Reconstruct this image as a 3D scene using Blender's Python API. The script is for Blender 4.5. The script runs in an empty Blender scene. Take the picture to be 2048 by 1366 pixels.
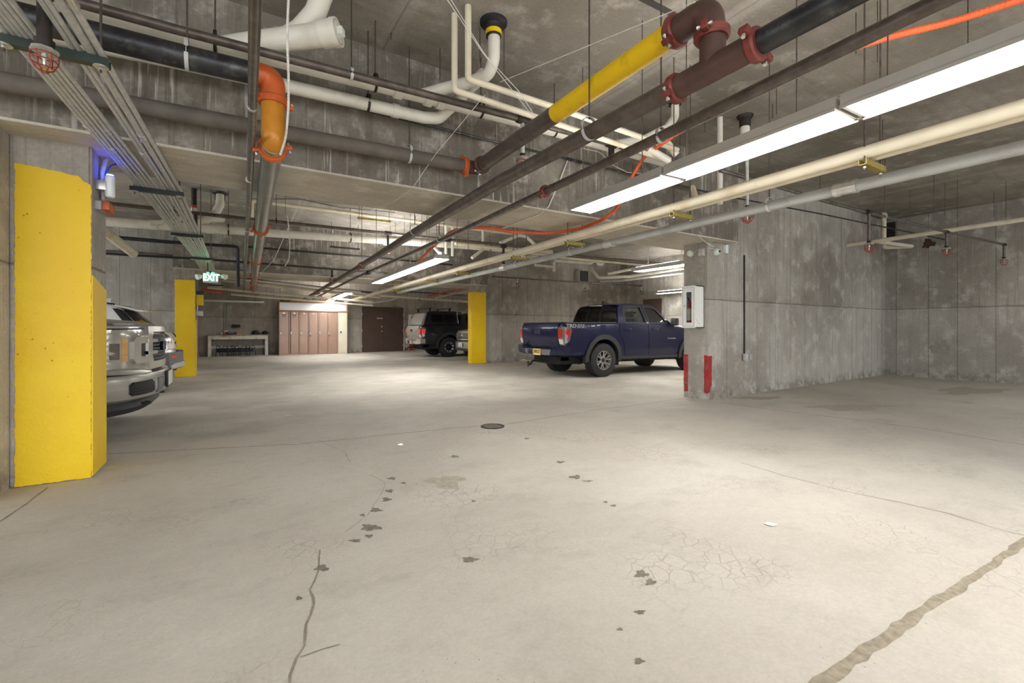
import bpy, bmesh, math, random
from mathutils import Vector, Matrix
random.seed(7)
PI = math.pi
C = bpy.context.scene.collection

# ---------------------------------------------------------------- survey of the photograph
# level camera at (0,0,1.15); focal length in pixels 900; Y is the long direction of the hall, X the other
FPX, CXP, YH, HC = 900.0, 1024.0, 657.0, 1.15
TH = math.atan((CXP - 475.0) / FPX)
FW = (math.sin(TH), math.cos(TH)); RT = (math.cos(TH), -math.sin(TH))
def _ray(px, py):
    u = (px - CXP) / FPX
    return FW[0] + u * RT[0], FW[1] + u * RT[1], -(py - YH) / FPX
def atZ(px, py, z):
    r = _ray(px, py); t = (z - HC) / r[2]
    return Vector((t * r[0], t * r[1], z))
def atY(px, py, y):
    r = _ray(px, py); t = y / r[1]
    return Vector((t * r[0], y, HC + t * r[2]))
def atX(px, py, x):
    r = _ray(px, py); t = x / r[0]
    return Vector((x, t * r[1], HC + t * r[2]))

# ---------------------------------------------------------------- mesh helpers
class MB:
    def __init__(self): self.bm = bmesh.new()
    def box(self, lo, hi, bev=0.0, rot=None, piv=None):
        lo = Vector(lo); hi = Vector(hi)
        c = (lo + hi) / 2; s = hi - lo
        M = Matrix.Translation(c) @ Matrix.Diagonal((abs(s.x), abs(s.y), abs(s.z), 1))
        if rot is not None:
            p = Vector(piv) if piv is not None else c
            M = Matrix.Translation(p) @ rot.to_4x4() @ Matrix.Translation(-p) @ M
        r = bmesh.ops.create_cube(self.bm, size=1, matrix=M)
        if bev > 0:
            es = list({e for v in r['verts'] for e in v.link_edges})
            bmesh.ops.bevel(self.bm, geom=es, offset=bev, segments=2, affect='EDGES', profile=0.6)
        return self
    def ring(self, c, ax, u, r, n, ph=0.0):
        w = ax.cross(u)
        return [self.bm.verts.new(c + (u * math.cos(2 * PI * k / n + ph) + w * math.sin(2 * PI * k / n + ph)) * r) for k in range(n)]
    def skin(self, rings, closed=False, cap=True):
        n = len(rings[0]); m = len(rings)
        for i in range(m if closed else m - 1):
            a = rings[i]; b = rings[(i + 1) % m]
            for k in range(n):
                try: self.bm.faces.new((a[k], a[(k + 1) % n], b[(k + 1) % n], b[k]))
                except ValueError: pass
        if cap and not closed:
            try: self.bm.faces.new(list(reversed(rings[0])))
            except ValueError: pass
            try: self.bm.faces.new(rings[-1])
            except ValueError: pass
        return self
    def tube(self, pts, r, n=12, bend=0.0, cap=True):
        pts = [Vector(p) for p in pts]
        if bend > 0: pts = fillet(pts, bend)
        rad = r if isinstance(r, (list, tuple)) else [r] * len(pts)
        t0 = (pts[1] - pts[0]).normalized()
        up = Vector((0, 0, 1)) if abs(t0.z) < .9 else Vector((1, 0, 0))
        u = (up - t0 * up.dot(t0)).normalized()
        rings = []
        for i, p in enumerate(pts):
            if i == 0: t = t0
            elif i == len(pts) - 1: t = (pts[-1] - pts[-2]).normalized()
            else:
                a = (pts[i] - pts[i - 1]).normalized(); b = (pts[i + 1] - pts[i]).normalized()
                t = (a + b).normalized() if (a + b).length > 1e-6 else a
            u = u - t * u.dot(t)
            u = u.normalized() if u.length > 1e-6 else t.orthogonal().normalized()
            k = 1.0
            if 0 < i < len(pts) - 1:
                ca = max(.5, t.dot((pts[i] - pts[i - 1]).normalized())); k = 1.0
            rings.append(self.ring(p, t, u, rad[i] * k, n))
        return self.skin(rings, cap=cap)
    def lathe(self, prof, origin, axis, n=24, cap=True):
        """prof: list of (distance along axis, radius)"""
        ax = Vector(axis).normalized(); o = Vector(origin); u = ax.orthogonal().normalized()
        rings = [self.ring(o + ax * d, ax, u, max(r, 1e-4), n) for d, r in prof]
        return self.skin(rings, cap=cap)
    def cyl(self, p, q, r, n=16): return self.tube([p, q], r, n)
    def hoop(self, c, ax, R, r, n=24, m=8, a0=0.0, a1=2 * PI, u=None):
        c = Vector(c); ax = Vector(ax).normalized(); u = Vector(u).normalized() if u is not None else ax.orthogonal().normalized()
        w = ax.cross(u); full = abs(a1 - a0 - 2 * PI) < 1e-6
        rings = []
        for i in range(n if full else n + 1):
            a = a0 + (a1 - a0) * i / n
            d = u * math.cos(a) + w * math.sin(a); t = ax.cross(d)
            rings.append(self.ring(c + d * R, t, d, r, m))
        return self.skin(rings, closed=full)
    def strap(self, c, ax, R, width, thick, n=24, a0=0.0, a1=2 * PI, u=None):
        """flat band round a pipe"""
        c = Vector(c); ax = Vector(ax).normalized(); u = Vector(u).normalized() if u is not None else ax.orthogonal().normalized()
        w = ax.cross(u); full = abs(a1 - a0 - 2 * PI) < 1e-6
        rings = []
        for i in range(n if full else n + 1):
            a = a0 + (a1 - a0) * i / n
            d = u * math.cos(a) + w * math.sin(a)
            rings.append([self.bm.verts.new(c + d * rr + ax * s) for rr, s in ((R, -width / 2), (R + thick, -width / 2), (R + thick, width / 2), (R, width / 2))])
        return self.skin(rings, closed=full)
    def sphere(self, c, r, seg=16, sc=(1, 1, 1)):
        bmesh.ops.create_uvsphere(self.bm, u_segments=seg, v_segments=max(6, seg // 2), radius=r, matrix=Matrix.Translation(Vector(c)) @ Matrix.Diagonal((*sc, 1)))
        return self
    def prism(self, poly, d):
        """poly: 3D polygon (list), extruded by vector d"""
        d = Vector(d); a = [self.bm.verts.new(Vector(p)) for p in poly]; b = [self.bm.verts.new(Vector(p) + d) for p in poly]
        n = len(a)
        f1 = self.bm.faces.new(list(reversed(a))); f2 = self.bm.faces.new(b)
        for k in range(n): self.bm.faces.new((a[k], a[(k + 1) % n], b[(k + 1) % n], b[k]))
        return self
    def build(self, name, m, parent=None, smooth=True, local=False, ang=38):
        bm = self.bm
        bmesh.ops.recalc_face_normals(bm, faces=bm.faces)
        if parent is not None and not local:
            off = parent.get('_o')
            if off is None:
                p = parent; v = Vector((0, 0, 0))
                while p is not None: v += Vector(p.location); p = p.parent
                off = v
            for v in bm.verts: v.co -= Vector(off)
        me = bpy.data.meshes.new(name); bm.to_mesh(me); bm.free()
        if smooth:
            me.polygons.foreach_set('use_smooth', [True] * len(me.polygons))
            me.set_sharp_from_angle(angle=math.radians(ang))
        me.materials.append(m)
        o = bpy.data.objects.new(name, me); C.objects.link(o)
        if parent is not None: o.parent = parent
        return o

def fillet(pts, rad, n=6):
    out = [pts[0]]
    for i in range(1, len(pts) - 1):
        a, b, c = pts[i - 1], pts[i], pts[i + 1]
        d1 = (a - b); d2 = (c - b); l1, l2 = d1.length, d2.length
        if l1 < 1e-6 or l2 < 1e-6: continue
        d1 /= l1; d2 /= l2
        cosv = max(-1, min(1, d1.dot(d2))); ang = math.acos(cosv)
        if ang > PI - .03: out.append(b); continue
        t = min(rad / math.tan(ang / 2), l1 * .48, l2 * .48)
        p, q = b + d1 * t, b + d2 * t
        for k in range(n + 1):
            s = k / n
            out.append(p * (1 - s) ** 2 + b * 2 * s * (1 - s) + q * s ** 2)
    out.append(pts[-1]); return out

def tag(o, label=None, cat=None, group=None, kind=None):
    if label: o['label'] = label
    if cat: o['category'] = cat
    if group: o['group'] = group
    if kind: o['kind'] = kind
    return o
def empty(name, loc, label, cat, group=None, rz=0.0, kind=None):
    o = bpy.data.objects.new(name, None); C.objects.link(o)
    o.location = loc; o.rotation_euler = (0, 0, rz); o.empty_display_size = .1
    return tag(o, label, cat, group, kind)
def dup(src, loc=None, label=None, group=None):
    def cp(o, par):
        c = o.copy(); C.objects.link(c)
        if par is not None: c.parent = par
        for ch in list(o.children): cp(ch, c)
        return c
    r = cp(src, None)
    if loc is not None: r.location = loc
    if label: r['label'] = label
    if group: r['group'] = group
    return r
ORD = ['first', 'second', 'third', 'fourth', 'fifth', 'sixth', 'seventh', 'eighth', 'ninth', 'tenth', 'eleventh', 'twelfth']
def text_mesh(body, size, m, name, parent, loc, rot, depth=0.002, align='CENTER', sx=1.0, bold=0.0):
    cu = bpy.data.curves.new(name, 'FONT'); cu.body = body; cu.size = size; cu.extrude = depth; cu.align_x = align; cu.align_y = 'CENTER'; cu.offset = bold
    t = bpy.data.objects.new(name + '_tmp', cu); C.objects.link(t)
    dg = bpy.context.evaluated_depsgraph_get(); dg.update()
    me = bpy.data.meshes.new_from_object(t.evaluated_get(dg)); bpy.data.objects.remove(t); bpy.data.curves.remove(cu)
    me.name = name; me.materials.clear(); me.materials.append(m)
    o = bpy.data.objects.new(name, me); C.objects.link(o); o.parent = parent
    o.location = loc; o.rotation_euler = rot; o.scale = (sx, 1, 1)
    return o
# ---------------------------------------------------------------- materials
def lin(r, g, b):
    f = lambda c: (c / 12.92 if c <= .04045 else ((c + .055) / 1.055) ** 2.4)
    return (f(r / 255), f(g / 255), f(b / 255), 1)
class NT:
    def __init__(self, name):
        self.m = bpy.data.materials.new(name); self.m.use_nodes = True
        self.t = self.m.node_tree; self.b = self.t.nodes['Principled BSDF']; self._pos = None
    def n(self, typ, **kw):
        x = self.t.nodes.new(typ)
        for k, v in kw.items(): setattr(x, k, v)
        return x
    def l(self, a, b): self.t.links.new(a, b)
    def setin(self, sock, v):
        if hasattr(v, 'is_linked') or hasattr(v, 'links'): self.l(v, sock)
        else: sock.default_value = v
    def pos(self):
        if self._pos is None:
            g = self.n('ShaderNodeNewGeometry'); s = self.n('ShaderNodeSeparateXYZ'); self.l(g.outputs['Position'], s.inputs[0])
            self._pos = (g.outputs['Position'], s.outputs[0], s.outputs[1], s.outputs[2])
        return self._pos
    def obj(self):
        return self.n('ShaderNodeTexCoord').outputs['Object']
    def math(self, op, a, b=0.0, c=0.0, clamp=False):
        x = self.n('ShaderNodeMath', operation=op, use_clamp=clamp)
        self.setin(x.inputs[0], a); self.setin(x.inputs[1], b); self.setin(x.inputs[2], c)
        return x.outputs[0]
    def vec(self, x, y, z):
        c = self.n('ShaderNodeCombineXYZ')
        for i, v in enumerate((x, y, z)): self.setin(c.inputs[i], v)
        return c.outputs[0]
    def noise(self, vec, scale, detail=4, rough=.55, dist=0.0):
        x = self.n('ShaderNodeTexNoise'); x.inputs['Scale'].default_value = scale; x.inputs['Detail'].default_value = detail
        x.inputs['Roughness'].default_value = rough; x.inputs['Distortion'].default_value = dist
        if vec is not None: self.l(vec, x.inputs['Vector'])
        return x.outputs['Fac']
    def voro(self, vec, scale, feature='F1', rnd=1.0):
        x = self.n('ShaderNodeTexVoronoi', feature=feature); x.inputs['Scale'].default_value = scale; x.inputs['Randomness'].default_value = rnd
        if vec is not None: self.l(vec, x.inputs['Vector'])
        return x.outputs['Distance']
    def step(self, v, a, b):
        """smooth 0..1 between a and b (a may exceed b)"""
        x = self.n('ShaderNodeMapRange', interpolation_type='SMOOTHSTEP')
        self.setin(x.inputs['Value'], v)
        if a < b: x.inputs['From Min'].default_value = a; x.inputs['From Max'].default_value = b
        else:
            x.inputs['From Min'].default_value = b; x.inputs['From Max'].default_value = a
            x.inputs['To Min'].default_value = 1; x.inputs['To Max'].default_value = 0
        return x.outputs['Result']
    def mix(self, f, a, b):
        x = self.n('ShaderNodeMix', data_type='RGBA')
        self.setin(x.inputs[0], f); self.setin(x.inputs[6], a); self.setin(x.inputs[7], b)
        return x.outputs[2]
    def mul(self, col, v):
        x = self.n('ShaderNodeVectorMath', operation='SCALE'); self.l(col, x.inputs[0]); self.setin(x.inputs['Scale'], v)
        return x.outputs[0]
    def bump(self, h, strength, dist=.01):
        x = self.n('ShaderNodeBump'); x.inputs['Strength'].default_value = strength; x.inputs['Distance'].default_value = dist
        self.l(h, x.inputs['Height']); self.l(x.outputs[0], self.b.inputs['Normal'])
    def out(self, col, rough=.8, metal=0.0, spec=.5):
        self.setin(self.b.inputs['Base Color'], col); self.setin(self.b.inputs['Roughness'], rough)
        self.b.inputs['Metallic'].default_value = metal; self.b.inputs['Specular IOR Level'].default_value = spec
        return self.m

def plain(name, rgb, rough=.5, metal=0.0, var=.12, scale=14, bump=0.0, spec=.5, dirt=None, dscale=5, damt=.5, coat=0.0):
    """painted / plastic / metal surface with a little mottling and, where given, patches of dirt or wear"""
    t = NT(name); p = t.obj()
    f = t.noise(p, scale, 4)
    c0 = lin(*rgb)
    col = t.mix(t.step(f, .3, .7), tuple(x * (1 - var) for x in c0[:3]) + (1,), tuple(min(1, x * (1 + var)) for x in c0[:3]) + (1,))
    if dirt:
        d = t.noise(p, dscale, 6, .65)
        col = t.mix(t.math('MULTIPLY', t.step(d, .5, .68), damt), col, lin(*dirt))
    t.out(col, rough, metal, spec)
    if coat: t.b.inputs['Coat Weight'].default_value = coat; t.b.inputs['Coat Roughness'].default_value = .05
    if bump: t.bump(t.noise(p, scale * 3, 3), bump, .004)
    return t.m
def emit(name, rgb, strength):
    m = bpy.data.materials.new(name); m.use_nodes = True
    b = m.node_tree.nodes['Principled BSDF']
    b.inputs['Base Color'].default_value = lin(*rgb); b.inputs['Emission Color'].default_value = lin(*rgb); b.inputs['Emission Strength'].default_value = strength
    return m

def concrete(name, base, dark, light, kind):
    """kind: wall (form boards, seam, pour marks), beam (streaks, lime runs), ceiling, soffit"""
    t = NT(name); P, x, y, z = t.pos()
    u = t.math('ADD', x, t.math('MULTIPLY', y, 1.0))
    big = t.noise(P, .55, 5, .6)
    med = t.noise(P, 3.2, 5, .65)
    fine = t.noise(P, 38, 3, .7)
    col = t.mix(t.step(big, .34, .66), lin(*dark), lin(*base))
    col = t.mix(t.math('MULTIPLY', t.step(med, .48, .72), .55), col, lin(*light))
    h = fine
    if kind in ('wall', 'beam'):
        streak = t.noise(t.vec(t.math('MULTIPLY', u, 11.0), 0.0, t.math('MULTIPLY', z, .45)), 1.0, 7, .75)
        col = t.mix(t.math('MULTIPLY', t.step(streak, .49, .66), .7), col, lin(*dark))
        st3 = t.noise(t.vec(t.math('MULTIPLY', u, 48.0), 5.1, t.math('MULTIPLY', z, 1.1)), 1.0, 4, .7)
        col = t.mul(col, t.math('ADD', .82, t.math('MULTIPLY', st3, .36)))
        st2 = t.noise(t.vec(t.math('MULTIPLY', u, 26.0), 3.3, t.math('MULTIPLY', z, .9)), 1.0, 3, .6)
        lime = t.step(st2, .585 if kind == 'beam' else .64, .68 if kind == 'beam' else .76)
        area = t.step(t.noise(P, .9, 2), .40, .62)
        col = t.mix(t.math('MULTIPLY', t.math('MULTIPLY', lime, area), (.8 if kind == 'beam' else .5)), col, lin(*light))
    if kind == 'wall':
        uu = t.math('ADD', u, t.math('MULTIPLY', t.noise(t.vec(u, 0.0, 0.0), .9, 1), .55))
        q = t.math('DIVIDE', uu, .56)
        fr = t.math('FRACT', q)
        wn = t.n('ShaderNodeTexWhiteNoise', noise_dimensions='1D'); t.l(t.math('FLOOR', q), wn.inputs['W'])
        col = t.mul(col, t.math('ADD', t.math('MULTIPLY', wn.outputs['Value'], .16), .92))
        jd = t.math('ABSOLUTE', t.math('SUBTRACT', fr, .5))
        jn = t.noise(t.vec(u, 7.0, t.math('MULTIPLY', z, 3.0)), 4.0, 4)
        joint = t.step(t.math('ADD', jd, t.math('MULTIPLY', jn, .012)), .508, .488)
        joint = t.math('SUBTRACT', 1.0, joint)
        sd = t.math('ABSOLUTE', t.math('SUBTRACT', t.math('ADD', z, t.math('MULTIPLY', jn, .02)), 1.63))
        seam = t.step(sd, .016, .003)
        seamstain = t.math('MULTIPLY', t.step(sd, .12, .0), t.step(jn, .5, .7))
        lowband = t.step(z, 1.64, 1.60)
        col = t.mix(t.math('MULTIPLY', lowband, .16), col, lin(*light))
        holes = t.step(t.voro(P, 21), .16, .07)
        hm = t.math('MULTIPLY', holes, t.step(t.noise(P, 1.6, 3), .46, .62))
        dk = t.math('MAXIMUM', t.math('MAXIMUM', t.math('MULTIPLY', joint, .62), t.math('MULTIPLY', seam, .55)), t.math('MAXIMUM', t.math('MULTIPLY', hm, .55), t.math('MULTIPLY', seamstain, .3)))
        col = t.mix(dk, col, lin(52, 47, 41))
        base_dark = t.math('MULTIPLY', t.step(z, .28, .02), t.step(t.noise(P, 7, 5, .7), .42, .6))  # darker patches toward the foot of the wall
        col = t.mix(t.math('MULTIPLY', base_dark, .5), col, lin(84, 76, 66))
        h = t.math('SUBTRACT', fine, t.math('MULTIPLY', dk, 1.6))
    if kind == 'ceiling':
        bd = t.noise(t.vec(t.math('MULTIPLY', x, .8), t.math('MULTIPLY', y, 9.0), 0.0), 1.0, 5, .65)
        col = t.mix(t.math('MULTIPLY', t.step(bd, .46, .7), .45), col, lin(*dark))
        pit = t.math('MULTIPLY', t.step(t.voro(P, 13), .14, .05), t.step(t.noise(P, 2.0, 2), .42, .6))
        col = t.mix(t.math('MULTIPLY', pit, .55), col, lin(58, 53, 47))
        yj = t.math('ABSOLUTE', t.math('SUBTRACT', t.math('FRACT', t.math('DIVIDE', t.math('ADD', x, t.math('MULTIPLY', t.noise(P, 1.2, 3), .06)), 2.44)), .5))
        jl = t.step(yj, .006, .001)
        col = t.mix(t.math('MULTIPLY', jl, .5), col, lin(60, 55, 48))
        smooth = t.step(yj, .05, .02)
        col = t.mix(t.math('MULTIPLY', smooth, .25), col, lin(*light))
    if kind == 'soffit':
        bd = t.noise(t.vec(t.math('MULTIPLY', x, 1.1), t.math('MULTIPLY', y, 16.0), 0.0), 1.0, 5, .65)
        col = t.mix(t.math('MULTIPLY', t.step(bd, .45, .72), .5), col, lin(*dark))
    col = t.mul(col, t.math('ADD', t.math('MULTIPLY', fine, .5), .75))
    t.out(col, .88, 0, .25)
    t.bump(h, .35, .006)
    return t.m

def floor_mat():
    t = NT('floor_concrete'); P, x, y, z = t.pos()
    big = t.noise(P, .33, 6, .62, .4)
    med = t.noise(t.vec(x, t.math('MULTIPLY', y, 1.6), 0.0), 1.7, 6, .68)
    fine = t.noise(P, 60, 3, .7)
    mid = t.noise(P, 16, 4, .7)
    col = t.mix(t.step(big, .36, .64), lin(178, 171, 159), lin(196, 190, 178))
    col = t.mix(t.math('MULTIPLY', t.step(med, .5, .74), .45), col, lin(156, 149, 137))
    # tyre-worn dirty band further in, cleaner and paler in the aisle
    far = t.math('MULTIPLY', t.step(y, 4.6, 6.2), t.step(t.noise(P, .8, 5, .65), .42, .62))
    col = t.mix(t.math('MULTIPLY', far, .4), col, lin(136, 129, 117))
    # worn surface texture of the aggregate
    cz = t.voro(t.vec(t.math('ADD', x, t.math('MULTIPLY', mid, .06)), t.math('ADD', y, t.math('MULTIPLY', mid, .05)), 0.0), 13, 'DISTANCE_TO_EDGE')
    craze = t.math('MULTIPLY', t.step(cz, .055, .0), t.step(t.noise(P, 1.1, 4), .47, .66))
    col = t.mix(t.math('MULTIPLY', craze, .33), col, lin(120, 112, 99))
    pit = t.math('MULTIPLY', t.step(t.voro(P, 30), .13, .06), t.step(t.noise(P, 2.3, 3), .5, .64))
    col = t.mix(t.math('MULTIPLY', pit, .5), col, lin(96, 88, 77))
    col = t.mul(col, t.math('ADD', t.math('MULTIPLY', fine, .34), .83))
    col = t.mul(col, t.math('ADD', t.math('MULTIPLY', mid, .22), .89))
    t.out(col, t.math('SUBTRACT', .86, t.math('MULTIPLY', far, .22)), 0, .35)
    t.bump(t.math('SUBTRACT', t.math('ADD', mid, t.math('MULTIPLY', fine, .5)), t.math('ADD', craze, pit)), .32, .006)
    return t.m

def yellow_mat():
    t = NT('yellow_paint'); P, x, y, z = t.pos()
    col = t.mix(t.step(t.noise(P, 1.4, 4), .35, .65), lin(232, 190, 18), lin(240, 203, 30))
    pit = t.math('MULTIPLY', t.step(t.voro(P, 19), .17, .06), t.step(t.noise(P, 2.6, 4), .50, .62))
    col = t.mix(t.math('MULTIPLY', pit, .55), col, lin(118, 92, 14))
    sc = t.math('MULTIPLY', t.step(t.noise(t.vec(t.math('MULTIPLY', x, 5.0), t.math('MULTIPLY', y, 5.0), t.math('MULTIPLY', z, 16.0)), 1.0, 5, .7), .66, .75), .6)
    col = t.mix(sc, col, lin(196, 152, 34))
    col = t.mix(t.math('MULTIPLY', t.step(t.noise(P, 3.1, 6, .7), .72, .78), .7), col, lin(203, 190, 150))
    t.out(col, .45, 0, .4)
    t.bump(t.math('SUBTRACT', t.noise(P, 26, 4), t.math('MULTIPLY', pit, 1.5)), .35, .008)
    return t.m

M = {}
M['wall'] = concrete('wall_concrete', (172, 166, 156), (132, 125, 115), (206, 201, 193), 'wall')
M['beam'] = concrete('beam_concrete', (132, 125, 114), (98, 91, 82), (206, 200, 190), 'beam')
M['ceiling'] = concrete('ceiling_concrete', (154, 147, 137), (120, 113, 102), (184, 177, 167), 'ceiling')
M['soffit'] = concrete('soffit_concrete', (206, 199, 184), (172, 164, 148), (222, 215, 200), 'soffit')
M['floor'] = floor_mat()
M['yellow'] = yellow_mat()
M['red_paint'] = plain('red_paint', (150, 32, 32), .6, 0, .2, 9, .3, dirt=(120, 105, 92), dscale=7, damt=.7)
M['pvc'] = plain('white_plastic_pipe', (216, 211, 197), .42, 0, .05, 5, dirt=(182, 172, 150), dscale=3, damt=.5)
M['cream'] = plain('cream_plastic_pipe', (216, 206, 182), .42, 0, .06, 4, dirt=(178, 150, 104), dscale=2.2, damt=.45)
M['black_pipe'] = plain('black_steel_pipe', (58, 58, 60), .35, .55, .35, 9, dirt=(120, 118, 114), dscale=14, damt=.35)
M['brown_pipe'] = plain('brown_steel_pipe', (96, 86, 79), .42, .45, .25, 12, dirt=(70, 58, 50), dscale=5, damt=.55)
M['dusty_pipe'] = plain('dusty_grey_pipe', (104, 97, 88), .7, .1, .2, 6, dirt=(70, 64, 58), dscale=3, damt=.6)
M['steel_pipe'] = plain('bare_steel_pipe', (118, 112, 106), .33, .75, .25, 16, dirt=(72, 62, 52), dscale=6, damt=.5)
M['silver_pipe'] = plain('bright_steel_pipe', (142, 141, 138), .3, .7, .12, 9)
M['grey_pvc'] = plain('grey_plastic_conduit', (160, 160, 155), .45, 0, .06, 5, dirt=(120, 117, 110), dscale=4, damt=.3)
M['galv'] = plain('galvanised_steel', (190, 190, 186), .42, .2, .12, 22)
M['galv_bright'] = plain('bright_galvanised', (205, 204, 198), .3, .7, .08, 22)
M['strut'] = plain('green_strut_paint', (50, 62, 56), .5, .2, .15, 12)
M['strut_gold'] = plain('yellow_zinc_strut', (150, 134, 62), .4, .5, .2, 15, dirt=(120, 112, 84), damt=.4)
M['dark_iron'] = plain('dark_iron', (52, 46, 42), .6, .5, .25, 14)
M['rod'] = plain('hanger_rod_steel', (88, 80, 72), .5, .6, .25, 18, dirt=(110, 72, 40), dscale=3, damt=.35)
M['orange'] = plain('orange_coupling', (190, 88, 36), .42, .1, .15, 12, dirt=(150, 64, 30), damt=.4)
M['amber'] = plain('amber_pipe', (196, 128, 34), .3, .15, .12, 6, dirt=(120, 90, 40), dscale=7, damt=.5)
M['red_iron'] = plain('red_iron_coupling', (118, 54, 47), .45, .2, .2, 10, dirt=(150, 120, 108), damt=.25)
M['brown_iron'] = plain('brown_iron_fitting', (84, 60, 52), .5, .2, .15, 9, dirt=(120, 96, 84), damt=.3)
M['yellow_pipe'] = plain('yellow_pipe_paint', (232, 190, 14), .42, 0, .06, 4, dirt=(176, 138, 20), dscale=4, damt=.6)
M['hose'] = plain('orange_hose', (208, 88, 40), .45, 0, .08, 6)
M['wire_white'] = plain('white_cable', (214, 210, 200), .5)
M['wire_dark'] = plain('dark_cable', (66, 60, 54), .6)
M['black_rubber'] = plain('black_rubber', (30, 30, 31), .65)
M['light_metal'] = plain('fixture_metal', (186, 182, 176), .4, .25, .05, 10)
M['lens'] = emit('light_lens', (255, 253, 250), 27)
M['lens_far'] = emit('light_lens_bright', (255, 254, 252), 40)
M['uplight_far'] = emit('uplight_lens_bright', (255, 254, 252), 50)
M['uplight'] = emit('uplight_lens', (255, 253, 250), 15)  # glow added above the housings, lifting the ceiling brightness
M['white_metal'] = plain('white_enamel', (226, 226, 220), .35, 0, .03)
M['blue_glow'] = emit('blue_light', (40, 60, 255), 60)
M['red_guard'] = plain('red_wire_guard', (150, 48, 40), .4, .2)
M['chrome'] = plain('chrome', (214, 214, 212), .18, .95, .05)
M['sign_white'] = plain('sign_body', (214, 222, 214), .5)
M['green_letter'] = emit('green_letters', (150, 255, 215), 5)
M['green_glow'] = emit('green_glow', (40, 255, 130), 40)
M['black'] = plain('black_plastic', (26, 26, 28), .5)
M['joint'] = plain('joint_filler', (142, 132, 114), .9, 0, .22, 30, .5)
M['crack'] = plain('crack_dirt', (138, 130, 117), .95, 0, .2, 30)
M['oil'] = plain('oil_stain', (116, 109, 98), .7, 0, .25, 26)
M['faint'] = plain('faint_stain', (168, 159, 143), .8, 0, .15, 26)
# ---------------------------------------------------------------- the hall
ZC, ZB = 3.82, 2.545          # ceiling, underside of the beams
def struct(name, mb, m, parent=None, label=None, cat=None, smooth=False):
    o = mb.build(name, m, parent, smooth)
    if parent is None: tag(o, label, cat, None, 'structure')
    return o
floor = struct('floor', MB().box((-8, -6.5, -.2), (14.2, 23, 0)), M['floor'], None, 'worn pale concrete garage floor with cracks and drips', 'floor')
ceiling = struct('ceiling', MB().box((-8, -3.5, ZC), (14.2, 23, ZC + .25)), M['ceiling'], None, 'stained board-marked concrete ceiling slab above all the pipes', 'ceiling')

# right-hand cross wall ending in a short column, right wall, far walls
wp = [(6.43, 4.53), (6.87, 4.53), (6.87, 4.56), (13.75, 4.72), (13.75, 5.1), (6.87, 4.97), (6.43, 4.97)]
struct('wall_right', MB().prism([(a, b, 0) for a, b in wp], (0, 0, ZC)), M['wall'], None, 'streaked concrete cross wall ending beside the fire cabinet', 'wall')
struct('wall_east', MB().prism([(13.73, -6.5, 0), (14.1, -6.5, 0), (14.1, 23, 0), (13.73, 23, 0)], (0, 0, ZC)), M['wall'], None, 'dim concrete end wall at the far right with a patched hole', 'wall')
wp = [(6.97, 13.2), (13.75, 13.75), (13.75, 14.15), (6.97, 13.6)]
struct('wall_middle', MB().prism([(a, b, 0) for a, b in wp], (0, 0, ZC)), M['wall'], None, 'concrete wall behind the blue pickup truck', 'wall')
struct('wall_back', MB().box((-1.6, 22.5, 0), (13.75, 22.9, ZC)), M['wall'], None, 'far concrete wall holding the lockers and the brown doors', 'wall')
struct('wall_left', MB().box((-8, 15.1, 0), (-1.35, 22.9, ZC)), M['wall'], None, 'concrete wall behind the white car, left of the second pillar', 'wall')
struct('wall_west', MB().box((-8, 4.33, 0), (-1.40, 5.3, ZC)), M['wall'], None, 'concrete wall stub at the left edge behind the nearest yellow pillar', 'wall')

def beam(y0, y1, x0, x1, label):
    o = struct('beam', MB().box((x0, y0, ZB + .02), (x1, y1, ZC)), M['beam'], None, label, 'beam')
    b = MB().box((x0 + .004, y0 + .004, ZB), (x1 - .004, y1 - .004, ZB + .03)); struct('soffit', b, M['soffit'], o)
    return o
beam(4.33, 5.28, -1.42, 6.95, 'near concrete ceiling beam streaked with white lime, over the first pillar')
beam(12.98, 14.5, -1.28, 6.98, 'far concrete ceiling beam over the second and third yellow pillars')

def ragged(poly, step=.05, amp=.008, rnd=random.Random(3)):
    out = []
    n = len(poly)
    for i in range(n):
        a = Vector(poly[i]); b = Vector(poly[(i + 1) % n]); k = max(1, int((b - a).length / step))
        for j in range(k):
            p = a.lerp(b, j / k)
            out.append(p + Vector((rnd.uniform(-amp, amp), rnd.uniform(-amp, amp))))
    return out
def paint_patch(mb, poly, plane, at, th):
    """poly in wall coordinates, plane 'xz' (facing -Y) or 'yz' (facing +-X)"""
    if plane == 'xz': mb.prism([(p[0], at, p[1]) for p in poly], (0, th, 0))
    else: mb.prism([(at, p[0], p[1]) for p in poly], (th, 0, 0))
def pillar(lo, hi, label):
    return struct('pillar', MB().box(lo, hi, .012), M['wall'], None, label, 'pillar')
# nearest pillar
pa = pillar((-1.40, 4.64, 0), (-.955, 5.07, ZB + .05), 'nearest pillar with tall yellow paint, at the left edge of the photo')
mb = MB()
front = [(-1.37, .006), (-.96, .006), (-.96, 2.25), (-1.005, 2.27), (-1.03, 2.31), (-1.12, 2.318), (-1.25, 2.335), (-1.37, 2.345)]
paint_patch(mb, ragged(front, .018, .004), 'xz', 4.634, .008)
side = [(4.637, .02), (5.06, .02), (5.06, 1.47), (4.637, 1.56)]
paint_patch(mb, ragged(side, .02, .003), 'yz', -.958, .008)
struct('yellow_paint', mb, M['yellow'], pa)
pb = pillar((-1.26, 13.12, 0), (-.86, 13.52, ZB + .05), 'second pillar with yellow paint, beside the exit sign')
mb = MB(); paint_patch(mb, ragged([(-1.255, .006), (-.865, .006), (-.865, 2.30), (-1.255, 2.30)], .022, .004), 'xz', 13.114, .008)
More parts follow.
